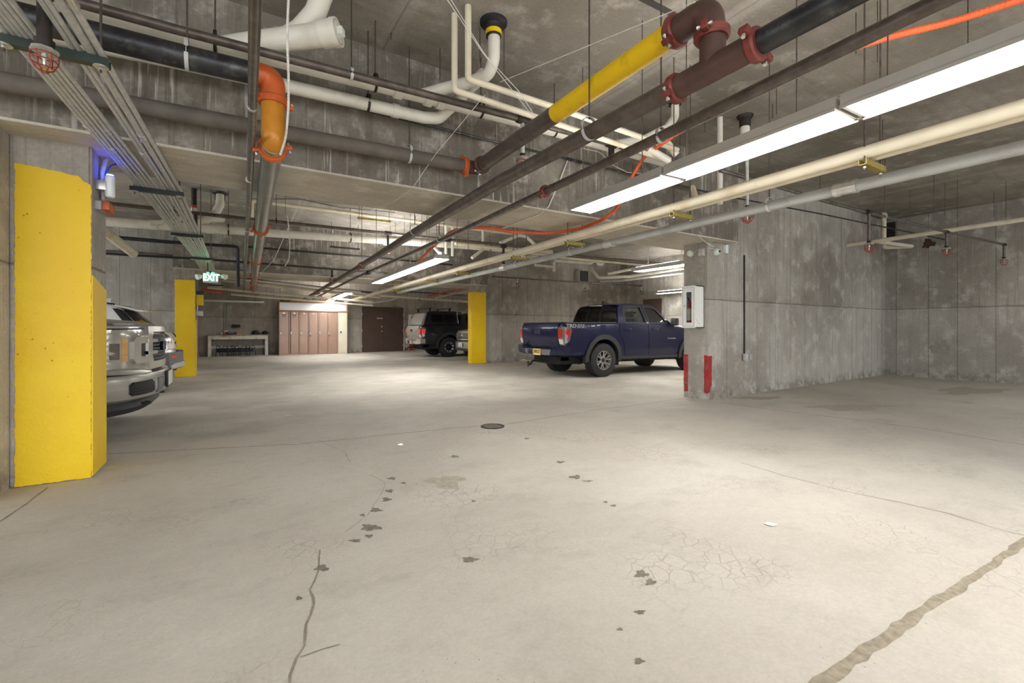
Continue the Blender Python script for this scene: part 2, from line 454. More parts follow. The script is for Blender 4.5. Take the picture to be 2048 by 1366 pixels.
paint_patch(mb, ragged([(13.12, .006), (13.5, .006), (13.5, 1.36), (13.12, 1.36)], .022, .004), 'yz', -.862, .008)
struct('yellow_paint', mb, M['yellow'], pb)
pc = pillar((6.46, 13.1, 0), (6.99, 13.36, ZB + .05), 'third pillar with yellow paint, between the black truck and the blue truck')
mb = MB(); paint_patch(mb, ragged([(6.465, .01), (6.985, .01), (6.985, 2.33), (6.465, 2.33)], .022, .004), 'xz', 13.094, .008)
paint_patch(mb, ragged([(13.1, .01), (13.35, .01), (13.35, 2.33), (13.1, 2.33)], .022, .004), 'yz', 6.453, .008)
struct('yellow_paint', mb, M['yellow'], pc)

# red stripes on the column end by the extinguisher cabinet
mb = MB()
paint_patch(mb, ragged([(4.89, .1), (4.97, .09), (4.97, .72), (4.89, .72)], .04, .005), 'yz', 6.426, .005)
struct('red_stripe', mb, M['red_paint'], bpy.data.objects['wall_right'])
mb = MB()
paint_patch(mb, ragged([(4.53, .1), (4.585, .12), (4.585, .72), (4.53, .72)], .04, .004), 'yz', 6.426, .005)
paint_patch(mb, ragged([(6.43, .1), (6.5, .13), (6.545, .25), (6.545, .71), (6.43, .71)], .04, .004), 'xz', 4.526, .005)
struct('red_stripe', mb, M['red_paint'], bpy.data.objects['wall_right'])

# ---- floor joints, cracks, stains, all flat marks in the slab
def strip(mb, pts, w, rnd, z=.0012, jit=0.0):
    P = [Vector((p[0], p[1], 0)) for p in pts]; Q = []
    for i in range(len(P) - 1):
        k = max(1, int((P[i + 1] - P[i]).length / .06))
        for j in range(k):
            q = P[i].lerp(P[i + 1], j / k); Q.append(q + Vector((rnd.uniform(-jit, jit), rnd.uniform(-jit, jit), 0)))
    Q.append(P[-1]); L = []; R_ = []
    for i, q in enumerate(Q):
        t = (Q[min(i + 1, len(Q) - 1)] - Q[max(i - 1, 0)]).normalized(); nrm = Vector((-t.y, t.x, 0))
        ww = w * rnd.uniform(.7, 1.25) / 2
        L.append(mb.bm.verts.new(q + nrm * ww + Vector((0, 0, z)))); R_.append(mb.bm.verts.new(q - nrm * ww + Vector((0, 0, z))))
    for i in range(len(Q) - 1): mb.bm.faces.new((L[i], R_[i], R_[i + 1], L[i + 1]))
def fl(*pp): return [atZ(a, b, 0).xy for a, b in pp]
r5 = random.Random(5)
mb = MB(); strip(mb, fl((1560, 1440), (1640, 1366), (1770, 1275), (2048, 1085), (2300, 917)), .042, r5, jit=.006); struct('expansion_joint', mb, M['joint'], floor)
for pts, w, j in ((((1480, 925), (1570, 952), (1700, 985), (1800, 1005), (1900, 1028), (1990, 1057), (2048, 1071)), .010, .005),
                  (((-60, 1072), (0, 1043), (50, 1010), (95, 975)), .011, .003),
                  (((212, 908), (600, 888), (900, 857), (1010, 849), (1180, 822), (1370, 797)), .016, .003),
                  (((1447, 806), (1560, 822), (1700, 838), (1850, 858), (2048, 890)), .02, .004),
                  (((575, 1380), (590, 1320), (612, 1290), (610, 1250), (628, 1210), (622, 1180), (634, 1150), (640, 1100)), .010, .006),
                  (((680, 1290), (640, 1300), (600, 1315)), .006, .006),
                  (((690, 1065), (735, 1030), (765, 985), (770, 965), (740, 950)), .004, .006),
                  (((1010, 860), (1090, 872), (1140, 880), (1180, 890)), .005, .006),
                  (((635, 880), (690, 905), (700, 925)), .004, .005)):
    mb = MB(); strip(mb, fl(*pts), w, r5, jit=j); struct('floor_crack', mb, M['crack'], floor)
def blob(mb, px, py, w, h, rnd):
    """irregular stain, w x h pixels in the photograph, flat on the slab"""
    n = 26; vs = []
    ph = [rnd.uniform(0, 6.28) for _ in range(4)]
    for k in range(n):
        a = 2 * PI * k / n
        rr = 1 + .22 * math.sin(3 * a + ph[0]) + .16 * math.sin(5 * a + ph[1]) + .12 * math.sin(9 * a + ph[2]) + rnd.uniform(-.07, .07)
        p = atZ(px + math.cos(a) * w / 2 * rr, py + math.sin(a) * h / 2 * rr, .0016)
        vs.append(mb.bm.verts.new(p))
    mb.bm.faces.new(vs)
for px, py, w, h in ((741, 1055, 38, 12), (752, 1020, 21, 8), (773, 999, 17, 8), (779, 982, 15, 6), (783, 957, 17, 5), (807, 966, 10, 4), (711, 1081, 22, 6), (738, 1072, 16, 6), (725, 1030, 10, 5),
                     (644, 1136, 26, 12), (940, 1119, 30, 10), (909, 913, 15, 5), (1121, 924, 16, 4), (1150, 954, 24, 7), (1175, 962, 20, 3), (1283, 1148, 26, 14), (1301, 1164, 20, 12), (1280, 1224, 20, 8), (598, 1196, 12, 7),
                     (1211, 1004, 9, 4), (1227, 1011, 11, 4), (947, 1002, 8, 4), (1054, 877, 10, 3), (1240, 1258, 12, 6), (1278, 1322, 18, 12)):
    mb = MB(); blob(mb, px, py, w, h, r5); struct('drip_stain', mb, M['oil'], floor)
mb = MB(); blob(mb, 893, 964, 68, 26, r5); struct('round_patch', mb, M['faint'], floor)
for px, py, w, h in ((1940, 782, 130, 14), (1700, 815, 150, 12), (1520, 796, 90, 6)):
    mb = MB(); blob(mb, px, py, w, h, r5); struct('damp_stain', mb, M['faint'], floor)
# wall marks
def wall_blob(name, par, plane, at, c0, c1, w, h, m, seed):
    rnd = random.Random(seed); mb = MB(); n = 30; P = []
    for k in range(n):
        a = 2 * PI * k / n; rr = 1 + .18 * math.sin(3 * a + seed) + .12 * math.sin(7 * a) + rnd.uniform(-.12, .12)
        P.append((c0 + math.cos(a) * w * rr, c1 + math.sin(a) * h * rr))
    paint_patch(mb, P, plane, at, .003); return struct(name, mb, m, bpy.data.objects[par])
M['patch_grey'] = plain('patch_mortar', (146, 140, 131), .9, 0, .15, 20, .4, dirt=(96, 88, 78), damt=.6)
M['soot'] = plain('soot', (112, 107, 101), .9, 0, .2, 9)
M['rust'] = plain('rust_hole', (70, 52, 38), .9, 0, .4, 20)
p = atX(1880, 697, 13.73); wall_blob('mortar_patch', 'wall_east', 'yz', 13.727, p.y, p.z, .17, .17, M['patch_grey'], 2)
p = atX(1857, 487, 13.73); wall_blob('rusty_hole', 'wall_east', 'yz', 13.727, p.y, p.z, .11, .1, M['rust'], 4)
# ---------------------------------------------------------------- light fixtures
def light_fixture(x0, y0, x1, y1, z, w, label, lens_w=.25, group=None, h=.085, lk='lens', uk='uplight'):
    """strip fixture whose lens lies in the plane z between two points, w wide"""
    a = Vector((x0, y0, z)); b = Vector((x1, y1, z)); t = (b - a).normalized(); s = Vector((t.y, -t.x, 0)) * (w / 2)
    root = empty('light_fixture', tuple((a + b) / 2), label, 'ceiling light', group)
    mb = MB(); up = Vector((0, 0, 1)); g = .012
    A, B_ = a + t * g, b - t * g
    # housing: trapezoid trough with folded lips
    sec = [(-1.0, .012), (-1.0, .0), (-1.06, .0), (-1.06, .016), (-.98, .03), (-.98, h), (.98, h), (.98, .03), (1.06, .016), (1.06, .0), (1.0, .0), (1.0, .012)]
    rings = [[mb.bm.verts.new(p + s * k + up * q) for k, q in sec] for p in (A, B_)]
    mb.skin(rings)
    mb.build('housing', M['light_metal'], root, smooth=False)
    mb = MB(); k = lens_w / w
    e = .03
    q = [A + t * e - s * k, B_ - t * e - s * k, B_ - t * e + s * k, A + t * e + s * k]
    mb.prism([p + up * .004 for p in q], (0, 0, .006)); mb.build('lens', M[lk], root, smooth=False)
    MB().prism([p + up * (h + .001) for p in (A + t * .1 - s * .75, B_ - t * .1 - s * .75, B_ - t * .1 + s * .75, A + t * .1 + s * .75)], (0, 0, .006)).build('top_lens', M[uk], root, smooth=False)  # glowing strip added on top of the housing to brighten the ceiling
    for p in (A, B_):
        MB().box(p - Vector((.02, .012, -.012)) - s, p + Vector((.02, .012, .05)) - s).build('latch', M['galv_bright'], root, smooth=False)
    for f in (.18, .82):
        p = a.lerp(b, f)
        MB().cyl(p + up * h + s * .9, Vector((p.x, p.y, ZC)) + s * .9, .004, 6).build('hanger_rod', M['rod'], root)
    return root
nm = ['light strip over the aisle, third fixture from its far end', 'light strip over the aisle, second fixture from its far end', 'light strip over the aisle, fixture at its far end by the near beam']
LX = lambda y: 3.045 + .030 * (y - .5)
ys = [3.78, 2.505, 1.225, -.06, -1.34, -2.62, -3.9]
lab = ['end fixture of the long ceiling light strip, beside the near beam', 'second fixture of the long ceiling light strip, counted from the near beam',
       'third fixture of the long ceiling light strip, reaching the right edge of the photo'] + ['fixture of the long ceiling light strip behind the camera'] * 3
for i in range(6):
    light_fixture(LX(ys[i]), ys[i], LX(ys[i + 1]), ys[i + 1], 2.4, .27, lab[i], group='long ceiling light strip' if i > 2 else None)  # the ones behind the camera are unseen, added to brighten the hall
ys = [7.58, 8.86, 10.14, 11.42, 12.72]; LX2 = lambda y: 3.15 + .031 * (y - 7.6)
for i in range(4):
    light_fixture(LX2(ys[i]), ys[i], LX2(ys[i + 1]), ys[i + 1], 2.4, .27, ['nearest', 'second', 'third', 'farthest'][i] + ' fixture of the light strip between the two beams', lk='lens_far', uk='uplight_far')
ys = [16.65, 18.05, 19.45, 20.85, 22.2]; LX3 = lambda y: 3.36 + .04 * (y - 16.6)
for i in range(4):
    light_fixture(LX3(ys[i]), ys[i], LX3(ys[i + 1]), ys[i + 1], 2.4, .28, ['nearest', 'second', 'third', 'farthest'][i] + ' fixture of the light strip in front of the lockers', lk='lens_far', uk='uplight_far')
light_fixture(7.55, 5.75, 7.55, 7.1, 2.4, .28, 'ceiling light above the blue pickup truck, left of the column', lk='lens_far', uk='uplight_far')
# unseen fill fixtures added beyond the frame and behind walls to brighten the hall
for k, (x, y0) in enumerate(((10.6, -.4), (10.6, -1.8), (10.6, -3.2), (-5.0, 1.0), (-5.0, -.5), (-5.0, -2.0), (-2.2, -.6), (-2.2, -2.0), (.9, -1.2), (9.6, 6.5), (13.0, 9.9), (13.0, 11.2), (12.3, 6.2), (12.3, 7.6), (12.3, 9.0), (-4.6, 7.6), (-4.6, 9.0), (-4.6, 10.4), (11.2, 16.6), (11.2, 18.0), (11.2, 19.4))):
    light_fixture(x, y0 - 1.24, x, y0, 2.4, .27, 'fixture of a side light strip outside the photo', group='side light strips', lk='lens_far' if y0 > 4 else 'lens', uk='uplight_far' if y0 > 4 else 'uplight')
# ---------------------------------------------------------------- pipes and services under the ceiling
UP = Vector((0, 0, 1)); XX = Vector((1, 0, 0)); YY = Vector((0, 1, 0))
def pipe(name, label, cat, pts, r, m, bend=0.0, n=16, group=None):
    o = MB().tube(pts, r, n, bend).build(name, m)
    return tag(o, label, cat, group)
def part_pipe(name, par, pts, r, m, bend=0.0, n=16):
    return MB().tube(pts, r, n, bend).build(name, m, par)
def sleeve(par, c, ax, R, L, m, name='sleeve', th=.006):
    ax = Vector(ax).normalized(); c = Vector(c)
    return MB().lathe([(-L / 2, R), (-L / 2, R + th), (L / 2, R + th), (L / 2, R)], c, ax, 20).build(name, m, par)
def coupling(par, c, ax, R, m, u=None, w=.05, bolts=True):
    """grooved pipe coupling: two half shells with lugs, bolts through the lugs"""
    c = Vector(c); ax = Vector(ax).normalized()
    u = Vector(u).normalized() if u is not None else ax.orthogonal().normalized()
    u = (u - ax * u.dot(ax)).normalized(); v = ax.cross(u)
    mb = MB(); mb.lathe([(-w / 2, R * .97), (-w / 2, R + .012), (-w * .3, R + .02), (w * .3, R + .02), (w / 2, R + .012), (w / 2, R * .97)], c, ax, 28)
    rot = Matrix((ax, u, v)).transposed()
    for s in (1, -1):
        p = c + u * s * (R + .03)
        mb.box(p - Vector((w * .45, .026, .016)), p + Vector((w * .45, .026, .016)), .006, rot)
    o = mb.build('coupling', m, par)
    if bolts:
        for s in (1, -1):
            p = c + u * s * (R + .036)
            b = MB(); b.lathe([(-.036, .0085), (-.024, .0085), (-.024, .006), (.024, .006), (.024, .010), (.036, .010)], p, v, 6)
            off = o.parent; b.build('bolt', M['galv_bright'], None)
            bo = C.objects[-1]; bo.parent = o; bo.location = -Vector(par.location) if par.type == 'EMPTY' else (0, 0, 0)
    return o
def hanger(c, ax, R, label, top=ZC, m='galv', group=None, dark=False):
    """threaded rod and clevis band round a pipe"""
    c = Vector(c); ax = Vector(ax).normalized()
    root = empty('pipe_hanger', tuple(c), label, 'pipe hanger', group)
    side = ax.cross(UP).normalized()
    mb = MB(); mb.strap(c, ax, R + .001, .022, .0035, 22, 0, PI, u=-side if ax.cross(-side).z < 0 else side)
    for s in (1, -1):
        p = c + side * s * (R + .0025)
        mb.box(p + Vector((-.002, -.002, 0)) - ax * .011 * 0, p + Vector((.002, .002, R * .55)))
    k = R + .055
    mb2 = MB()
    mm = M['dark_iron'] if dark else M[m]
    band = mb.build('clevis', mm, root)
    y = MB(); y.strap(c + UP * (R * .5), ax, R + .006, .022, .004, 18, 0, PI, u=side if ax.cross(side).z > 0 else -side); y.build('yoke', mm, root)
    MB().cyl(c + UP * (R * 1.45), Vector((c.x, c.y, top)), .0055, 8).build('rod', M['rod'], root)
    return root
def guard_head(par, p, s=1.0, cage='red_guard'):
    """sprinkler head with round plate, frame arms, deflector and wire cage, below point p"""
    p = Vector(p)
    MB().lathe([(0, .018 * s), (-.004, .052 * s), (-.016 * s, .056 * s), (-.026 * s, .044 * s), (-.028 * s, .016 * s)], p, UP, 8).build('escutcheon', M['galv_bright'], par)
    MB().lathe([(-.026 * s, .012 * s), (-.05 * s, .012 * s), (-.056 * s, .007 * s), (-.095 * s, .005 * s), (-.097 * s, .024 * s), (-.1 * s, .026 * s), (-.102 * s, .004 * s)], p, UP, 14).build('head', M['galv_bright'], par)
    mb = MB(); rr = .0026 * s
    for z, R in ((-.034 * s, .052 * s), (-.066 * s, .05 * s), (-.098 * s, .036 * s), (-.118 * s, .012 * s)): mb.hoop(p + UP * z, UP, R, rr, 20, 6)
    for k in range(6):
        a = PI * k / 3 + .2; d = Vector((math.cos(a), math.sin(a), 0))
        mb.tube([p + UP * (-.03 * s) + d * .052 * s, p + UP * (-.066 * s) + d * .05 * s, p + UP * (-.098 * s) + d * .036 * s, p + UP * (-.118 * s) + d * .012 * s], rr, 6)
    mb.build('wire_guard', M[cage], par)
def drop(top, z1, r, label, m='brown_pipe', s=1.0, group=None, name='sprinkler_drop', tee=None):
    top = Vector(top); root = empty(name, tuple(top), label, 'fire sprinkler', group)
    MB().cyl(top, Vector((top.x, top.y, z1)), r, 14).build('drop_pipe', M[m], root)
    MB().lathe([(0, r * 1.25), (.035, r * 1.35), (.037, r)], Vector((top.x, top.y, z1)), UP, 16).build('fitting', M['dark_iron'], root)
    guard_head(root, (top.x, top.y, z1), s); return root

# A: big brown main under the beams, with its tee and the black run beyond
A = [Vector(p) for p in ((2.02, 1.62, 2.45), (1.965, 3.4, 2.44), (1.995, 5.2, 2.43), (2.2, 10.7, 2.43), (2.50, 21.6, 2.43))]
main = pipe('water_main', 'long dark brown pipe running the length of the hall under both beams', 'pipe', A, .054, M['brown_pipe'], n=20)
TE = Vector((2.03, 1.40, 2.45))
part_pipe('black_run', main, [(2.035, 1.18, 2.455), (2.05, .2, 2.46), (2.07, -1.5, 2.46)], .056, M['black_pipe'], n=20)
MB().tube([TE + YY * .24, TE - YY * .24], .062, 20).build('tee_fitting', M['brown_iron'], main)
MB().tube([TE, TE + UP * .16], .062, 20).build('tee_branch', M['brown_iron'], main)
coupling(main, TE + YY * .22, YY, .058, M['red_iron'], u=(1, 0, .6)); coupling(main, TE - YY * .22, YY, .058, M['red_iron'], u=(1, 0, -.4))
for f in (9.4, 17.4):
    coupling(main, (1.995 + .0373 * (f - 5.2), f, 2.43), YY, .054, M['red_iron'], bolts=False)
# D2: yellow banded pipe joining the main to the dark cross pipe
D = [Vector(p) for p in ((2.03, 1.64, 2.76), (2.07, 2.75, 2.785), (2.1, 3.98, 2.795))]
yel = pipe('yellow_banded_pipe', 'thick pipe painted bright yellow, slanting below the ceiling to the red-brown elbow', 'pipe', D[:2], .068, M['yellow_pipe'], n=22)
part_pipe('bare_end', yel, D[1:], .067, M['brown_pipe'], n=22)
MB().tube(fillet([Vector((2.03, 1.66, 2.76)), Vector((2.03, 1.42, 2.755)), Vector((2.03, 1.41, 2.60))], .1), .072, 20).build('elbow', M['brown_iron'], yel)
coupling(yel, (2.03, 1.62, 2.76), YY, .069, M['red_iron'], u=(1, 0, 1)); coupling(yel, (2.03, 1.405, 2.62), UP, .066, M['red_iron'], u=(1, .3, 0))
# P6: dusty cross pipe in front of the beam
cross = pipe('dusty_cross_pipe', 'thick dusty grey pipe running across the face of the near beam', 'pipe', [(-1.6, 4.15, 2.72), (-.4, 4.15, 2.75), (1.98, 4.15, 2.80)], .062, M['dusty_pipe'], n=20)
MB().tube(fillet([Vector((1.96, 4.15, 2.8)), Vector((2.1, 4.15, 2.8)), Vector((2.1, 4.0, 2.797))], .09), .067, 20).build('elbow', M['brown_iron'], cross)
coupling(cross, (1.97, 4.15, 2.8), XX, .064, M['orange'], u=(0, .4, 1)); coupling(cross, (2.1, 4.02, 2.797), YY, .067, M['brown_iron'], u=(.6, 0, 1))
# B: thinner sprinkler main, brown near the camera and bright steel further on
B1 = [(2.27, -1.5, 2.4), (2.29, .65, 2.4), (2.36, 2.1, 2.4), (2.395, 3.34, 2.4)]; B2 = [(2.395, 3.34, 2.4), (2.44, 4.73, 2.4), (2.5, 12.1, 2.4), (2.74, 20.8, 2.4)]
smain = pipe('sprinkler_main', 'slimmer brown sprinkler pipe running beside the big brown main', 'pipe', B1, .035, M['brown_pipe'])
part_pipe('steel_run', smain, B2, .033, M['steel_pipe'])
coupling(smain, (2.395, 3.34, 2.4), YY, .036, M['red_iron'], u=(1, 0, 1), w=.045, bolts=False)
coupling(smain, (2.49, 10.2, 2.4), YY, .034, M['dark_iron'], w=.05, bolts=False)

# black drain, orange elbow, drain main G
drain = pipe('storm_drain', 'fat steel drain pipe with orange couplings running from the orange elbow to the lockers', 'pipe', [(.215, 3.60, 2.455), (.25, 6.2, 2.455), (.31, 9.8, 2.45), (.45, 17.6, 2.45)], .072, M['silver_pipe'], n=22)
part_pipe('black_section', drain, [(-1.7, 3.6, 2.90), (-.34, 3.6, 2.91), (.09, 3.6, 2.92)], .074, M['black_pipe'], n=22)
MB().tube(fillet([Vector((.07, 3.6, 2.92)), Vector((.215, 3.6, 2.92)), Vector((.215, 3.6, 2.75))], .12, 8), .08, 22).build('orange_elbow', M['orange'], drain)
MB().tube(fillet([Vector((.215, 3.6, 2.8)), Vector((.215, 3.6, 2.455)), Vector((.215, 3.74, 2.455))], .12, 8), .076, 22).build('amber_elbow', M['amber'], drain)
coupling(drain, (.09, 3.6, 2.92), XX, .078, M['orange'], u=(0, .3, 1)); coupling(drain, (.215, 3.6, 2.755), UP, .079, M['orange'], u=(1, .2, 0)); coupling(drain, (.217, 3.70, 2.455), YY, .076, M['orange'], u=(1, 0, .25))
for px, py in ((521, 458), (512, 522), (509, 551), (507, 567), (506, 577)):
    p = atZ(px, py, 2.45); x = .25 + .017 * (p.y - 6.2)
    coupling(drain, (x, p.y, 2.452), YY, .073, M['orange'], u=(1, 0, .4), bolts=False)
for x, lab in ((-.28, 'bright band hanger holding the black drain section near the orange elbow'), (-1.15, 'bright band hanger holding the black drain section beside the conduits')):
    hanger((x, 3.6, 2.91), XX, .075, lab)
# F: slim sprinkler line straight ahead
fline = pipe('slim_steel_pipe', 'slim shiny steel pipe dropping steeply down the photo left of the orange elbow', 'pipe', [(.05, -.5, 2.45), (.06, 2.05, 2.45), (.08, 3.4, 2.45), (.10, 5.3, 2.45), (.18, 17.9, 2.45)], .0245, M['steel_pipe'])
for y in (3.05, 4.55, 6.9, 10.2): sleeve(fline, (.072 + .0085 * (y - 3) , y, 2.45), YY, .0245, .02, M['galv_bright'], 'ring_band', .003)
# flexible conduit
fx = [atY(578, -60, 3.2), atY(577, 0, 3.2), atY(574, 70, 3.22), atY(577, 150, 3.25), atY(577, 215, 3.3), atY(572, 275, 3.4), atY(560, 312, 3.52)]
mb = MB(); P_ = []; R_ = []
pts = fillet(fx, .3, 8)
for i in range(len(pts) - 1):
    L = (pts[i + 1] - pts[i]).length; k = max(1, int(L / .009))
    for j in range(k): P_.append(pts[i].lerp(pts[i + 1], j / k)); R_.append(.0085 if len(P_) % 2 else .0066)
mb.tube(P_, R_, 8); tag(mb.build('flexible_conduit', M['wire_white'], ang=20), 'ribbed white flexible conduit hanging just right of the orange elbow', 'conduit')

# S1: sprinkler branch across the near bay, and the white drain pipes beside it
s1 = pipe('sprinkler_branch', 'brown sprinkler branch crossing below the ceiling in front of the white drain pipe', 'pipe', [(-1.7, 3.75, 3.15), (-.36, 3.75, 3.155), (2.38, 3.75, 3.22), (5.0, 3.75, 3.25)], .032, M['brown_pipe'])
for x, z in ((2.41, 3.222), (3.6, 3.235)):
    MB().lathe([(-.065, .043), (-.05, .047), (.05, .047), (.065, .043)], (x, 3.75, z), XX, 18).build('tee_fitting', M['dark_iron'], s1)
drop((2.41, 3.75, 3.2), 2.845, .021, 'caged sprinkler hanging on a grey drop pipe from the tee below the yellow pipe', 'galv', 1.25)
MB().cyl((3.6, 3.75, 3.22), (3.6, 3.75, 3.06), .034, 14).build('capped_stub', M['dark_iron'], s1)
drop((-.735, 2.80, 2.98), 2.40, .026, 'big caged sprinkler among the conduits at the top left corner', 'dark_iron', .9)
pv1 = pipe('white_drain_pipe', 'upper white drain pipe running across the bay behind the brown sprinkler branch', 'pipe', [(-1.7, 3.95, 3.19), (.81, 3.95, 3.26), (2.5, 3.95, 3.30), (5.2, 3.95, 3.30)], .056, M['pvc'], n=20)
for x in (1.22, 1.5, 1.62, 2.7): sleeve(pv1, (x, 3.95, 3.262 + .018 * (x - 1.2)), XX, .056, .07, M['pvc'], 'joint_collar', .008)
part_pipe('wye_branch', pv1, [atY(838, 192, 3.95), atY(885, 178, 3.86), atY(935, 166, 3.72), atY(978, 150, 3.52), atY(988, 118, 3.44), atY(988, 62, 3.43)], .052, M['pvc'], .12, 18)
pv2 = pipe('lower_white_drain_pipe', 'lower white drain pipe ending in an upturned elbow behind the orange elbow', 'pipe', [(-1.7, 4.12, 3.05), (-.39, 4.12, 3.12), (.84, 4.12, 3.155), (1.52, 4.12, 3.17), (1.68, 4.12, 3.2), (1.82, 3.98, 3.36), (1.9, 3.6, 3.45)], .055, M['pvc'], .1, 20)
sleeve(pv2, (1.25, 4.12, 3.165), XX, .055, .06, M['pvc'], 'joint_collar', .008)
MB().lathe([(0, .12), (-.02, .118), (-.035, .075), (-.05, .07), (-.13, .068), (-.13, .052)], (1.905, 3.43, ZC), UP, 24).build('drain_collar', M['black'], pv1)
MB().lathe([(-.08, .0705), (-.12, .0705)], (1.905, 3.43, ZC), UP, 24).build('yellow_label', M['yellow_pipe'], pv1)
thin = pipe('thin_black_conduit', 'thin black conduit crossing the beam face and the right-hand wall near the ceiling', 'conduit', [(-1.3, 4.25, 3.16), (2.5, 4.25, 3.17), (4.4, 4.25, 3.19), (6.3, 4.22, 3.19), (8.8, 3.98, 3.19), (12.3, 3.7, 3.17), (13.72, 3.6, 3.17)], .013, M['black_pipe'], .2, 8)
for x in (3.4, 3.55): sleeve(thin, (x, 4.25, 3.18), XX, .013, .08, M['black'], 'joint_collar', .004)
# small cream drains from the hole in the slab
c1 = pipe('cream_drain_pipe', 'front one of two slim cream pipes dropping from the slab and turning right', 'pipe', [(1.63, 3.37, ZC), (1.63, 3.37, 3.215), (2.5, 3.37, 3.21), (4.25, 3.37, 3.17)], .027, M['cream'], .03)
c2 = pipe('cream_drain_pipe', 'rear one of two slim cream pipes dropping from the slab and turning right', 'pipe', [(1.575, 3.52, ZC), (1.575, 3.52, 3.175), (2.5, 3.52, 3.15), (4.3, 3.52, 3.1)], .027, M['cream'], .03)
# big white pipe with clean-out
bw = pipe('cleanout_pipe', 'big white pipe with a screw plug at its open end, top left of centre', 'pipe', [atY(425, 101, 4.05), atY(520, 86, 3.86), atY(668, 66, 3.55)], .083, M['pvc'], n=24)
a_, b_ = atY(520, 86, 3.86), atY(672, 65, 3.54); t_ = (b_ - a_).normalized()
MB().lathe([(-.11, .083), (-.11, .094), (-.02, .094), (-.02, .1), (.02, .1), (.02, .088), (.0, .086), (.0, .001)], b_, t_, 26).build('end_hub', M['pvc'], bw)
MB().lathe([(.0, .078), (.018, .076), (.018, .03)], b_, t_, 24).build('screw_plug', M['pvc'], bw)
rot = t_.to_track_quat('Z', 'Y').to_matrix()
MB().box(b_ + t_ * .03 - Vector((.028, .028, .028)), b_ + t_ * .03 + Vector((.028, .028, .028)), .004, rot).build('plug_nut', M['white_metal'], bw)
part_pipe('wye_branch', bw, [atY(560, 84, 3.8), atY(600, 62, 3.74), atY(630, 28, 3.68), atY(648, -20, 3.62), atY(655, -70, 3.6)], .075, M['pvc'], .2, 22)
for px, lab in ((405, 'dark strap hanger on the sprinkler branch beside the fluted white pipe end'),):
    pass
# hangers on the near cross pipes
for x, y, z, r, lab, dk in ((-.14, 3.95, 3.235, .057, 'black band hanger on the upper white drain left of the slim steel pipe', True), (1.02, 3.95, 3.265, .057, 'black band hanger on the upper white drain before its wye', True), (2.05, 3.95, 3.29, .057, 'black band hanger on the upper white drain beside the yellow pipe', True),
                        (2.95, 3.95, 3.3, .057, 'black band hanger on the upper white drain behind the brown main', True), (1.0, 4.12, 3.16, .056, 'black band hanger on the lower white drain near its elbow', True),
                        (.78, 3.75, 3.18, .033, 'bright band hanger on the brown sprinkler branch', False)):
    hanger((x, y, z), XX, r, lab, dark=dk)
hanger((1.39, 4.15, 2.785), XX, .063, 'rusty rod hanger holding the dusty cross pipe before its orange coupling')
for y, lab in ((2.25, 'band hanger on the big brown main below the yellow pipe'), (5.75, 'band hanger on the big brown main just past the near beam'), (9.0, 'band hanger on the big brown main midway between the beams')):
    hanger((1.965 + .02 * max(0, y - 4), y, 2.44 - .0025 * y * 0), YY, .055, lab, top=ZC)
for y, lab in ((2.0, 'band hanger on the slim brown sprinkler main, nearest the camera'), (5.9, 'band hanger on the steel part of the sprinkler main past the near beam'), (9.4, 'band hanger on the steel part of the sprinkler main before the far beam')):
    hanger((2.36 + .012 * (y - 2), y, 2.4), YY, .035, lab)
# pipes further right in the near bay
p = atZ(1440, 235, ZC); vp = pipe('white_standpipe', 'slim white upright pipe behind the long light strip', 'pipe', [(p.x, p.y, ZC), (p.x, p.y, 2.72)], .034, M['pvc'])
p = atZ(1490, 232, ZC); ds = pipe('drain_stub', 'short capped drain stub with a dark collar behind the light strip', 'pipe', [(p.x, p.y, ZC), (p.x, p.y, 3.5)], .055, M['pvc'], n=20)
MB().lathe([(0, .1), (-.03, .085), (-.05, .067), (-.14, .065), (-.14, .05)], (p.x, p.y, ZC), UP, 22).build('rubber_collar', M['dark_iron'], ds)
p = atZ(1350, 200, ZC); pe = [Vector((p.x, p.y, ZC)), Vector((p.x, p.y, 3.62)), atY(1335, 255, 3.5), atY(1290, 278, 3.6), atY(1235, 288, 3.7)]
we = pipe('white_elbow_drain', 'white drain pipe bending down from the slab right of the brown main', 'pipe', pe, .046, M['pvc'], .1, 18)
MB().lathe([(0, .075), (-.06, .07), (-.06, .046)], (p.x, p.y, ZC), UP, 20).build('rubber_collar', M['black'], we)
pipe('white_stub_pipe', 'short white pipe stub angled down behind the sprinkler main', 'pipe', [atY(1328, 278, 3.45), atY(1353, 310, 3.4)], .04, M['pvc'], n=18)
pipe('white_stub_pipe', 'white stub pipe beside the end of the light strip, lower and further left', 'pipe', [atY(1297, 297, 3.5), atY(1338, 322, 3.42)], .04, M['pvc'], n=18)
pipe('rough_brass_stub', 'short rough pipe end standing on the cream pipes under the light strip', 'pipe', [atZ(1385, 375, 2.62), atZ(1392, 398, 2.42)], .028, M['cream'], n=12)

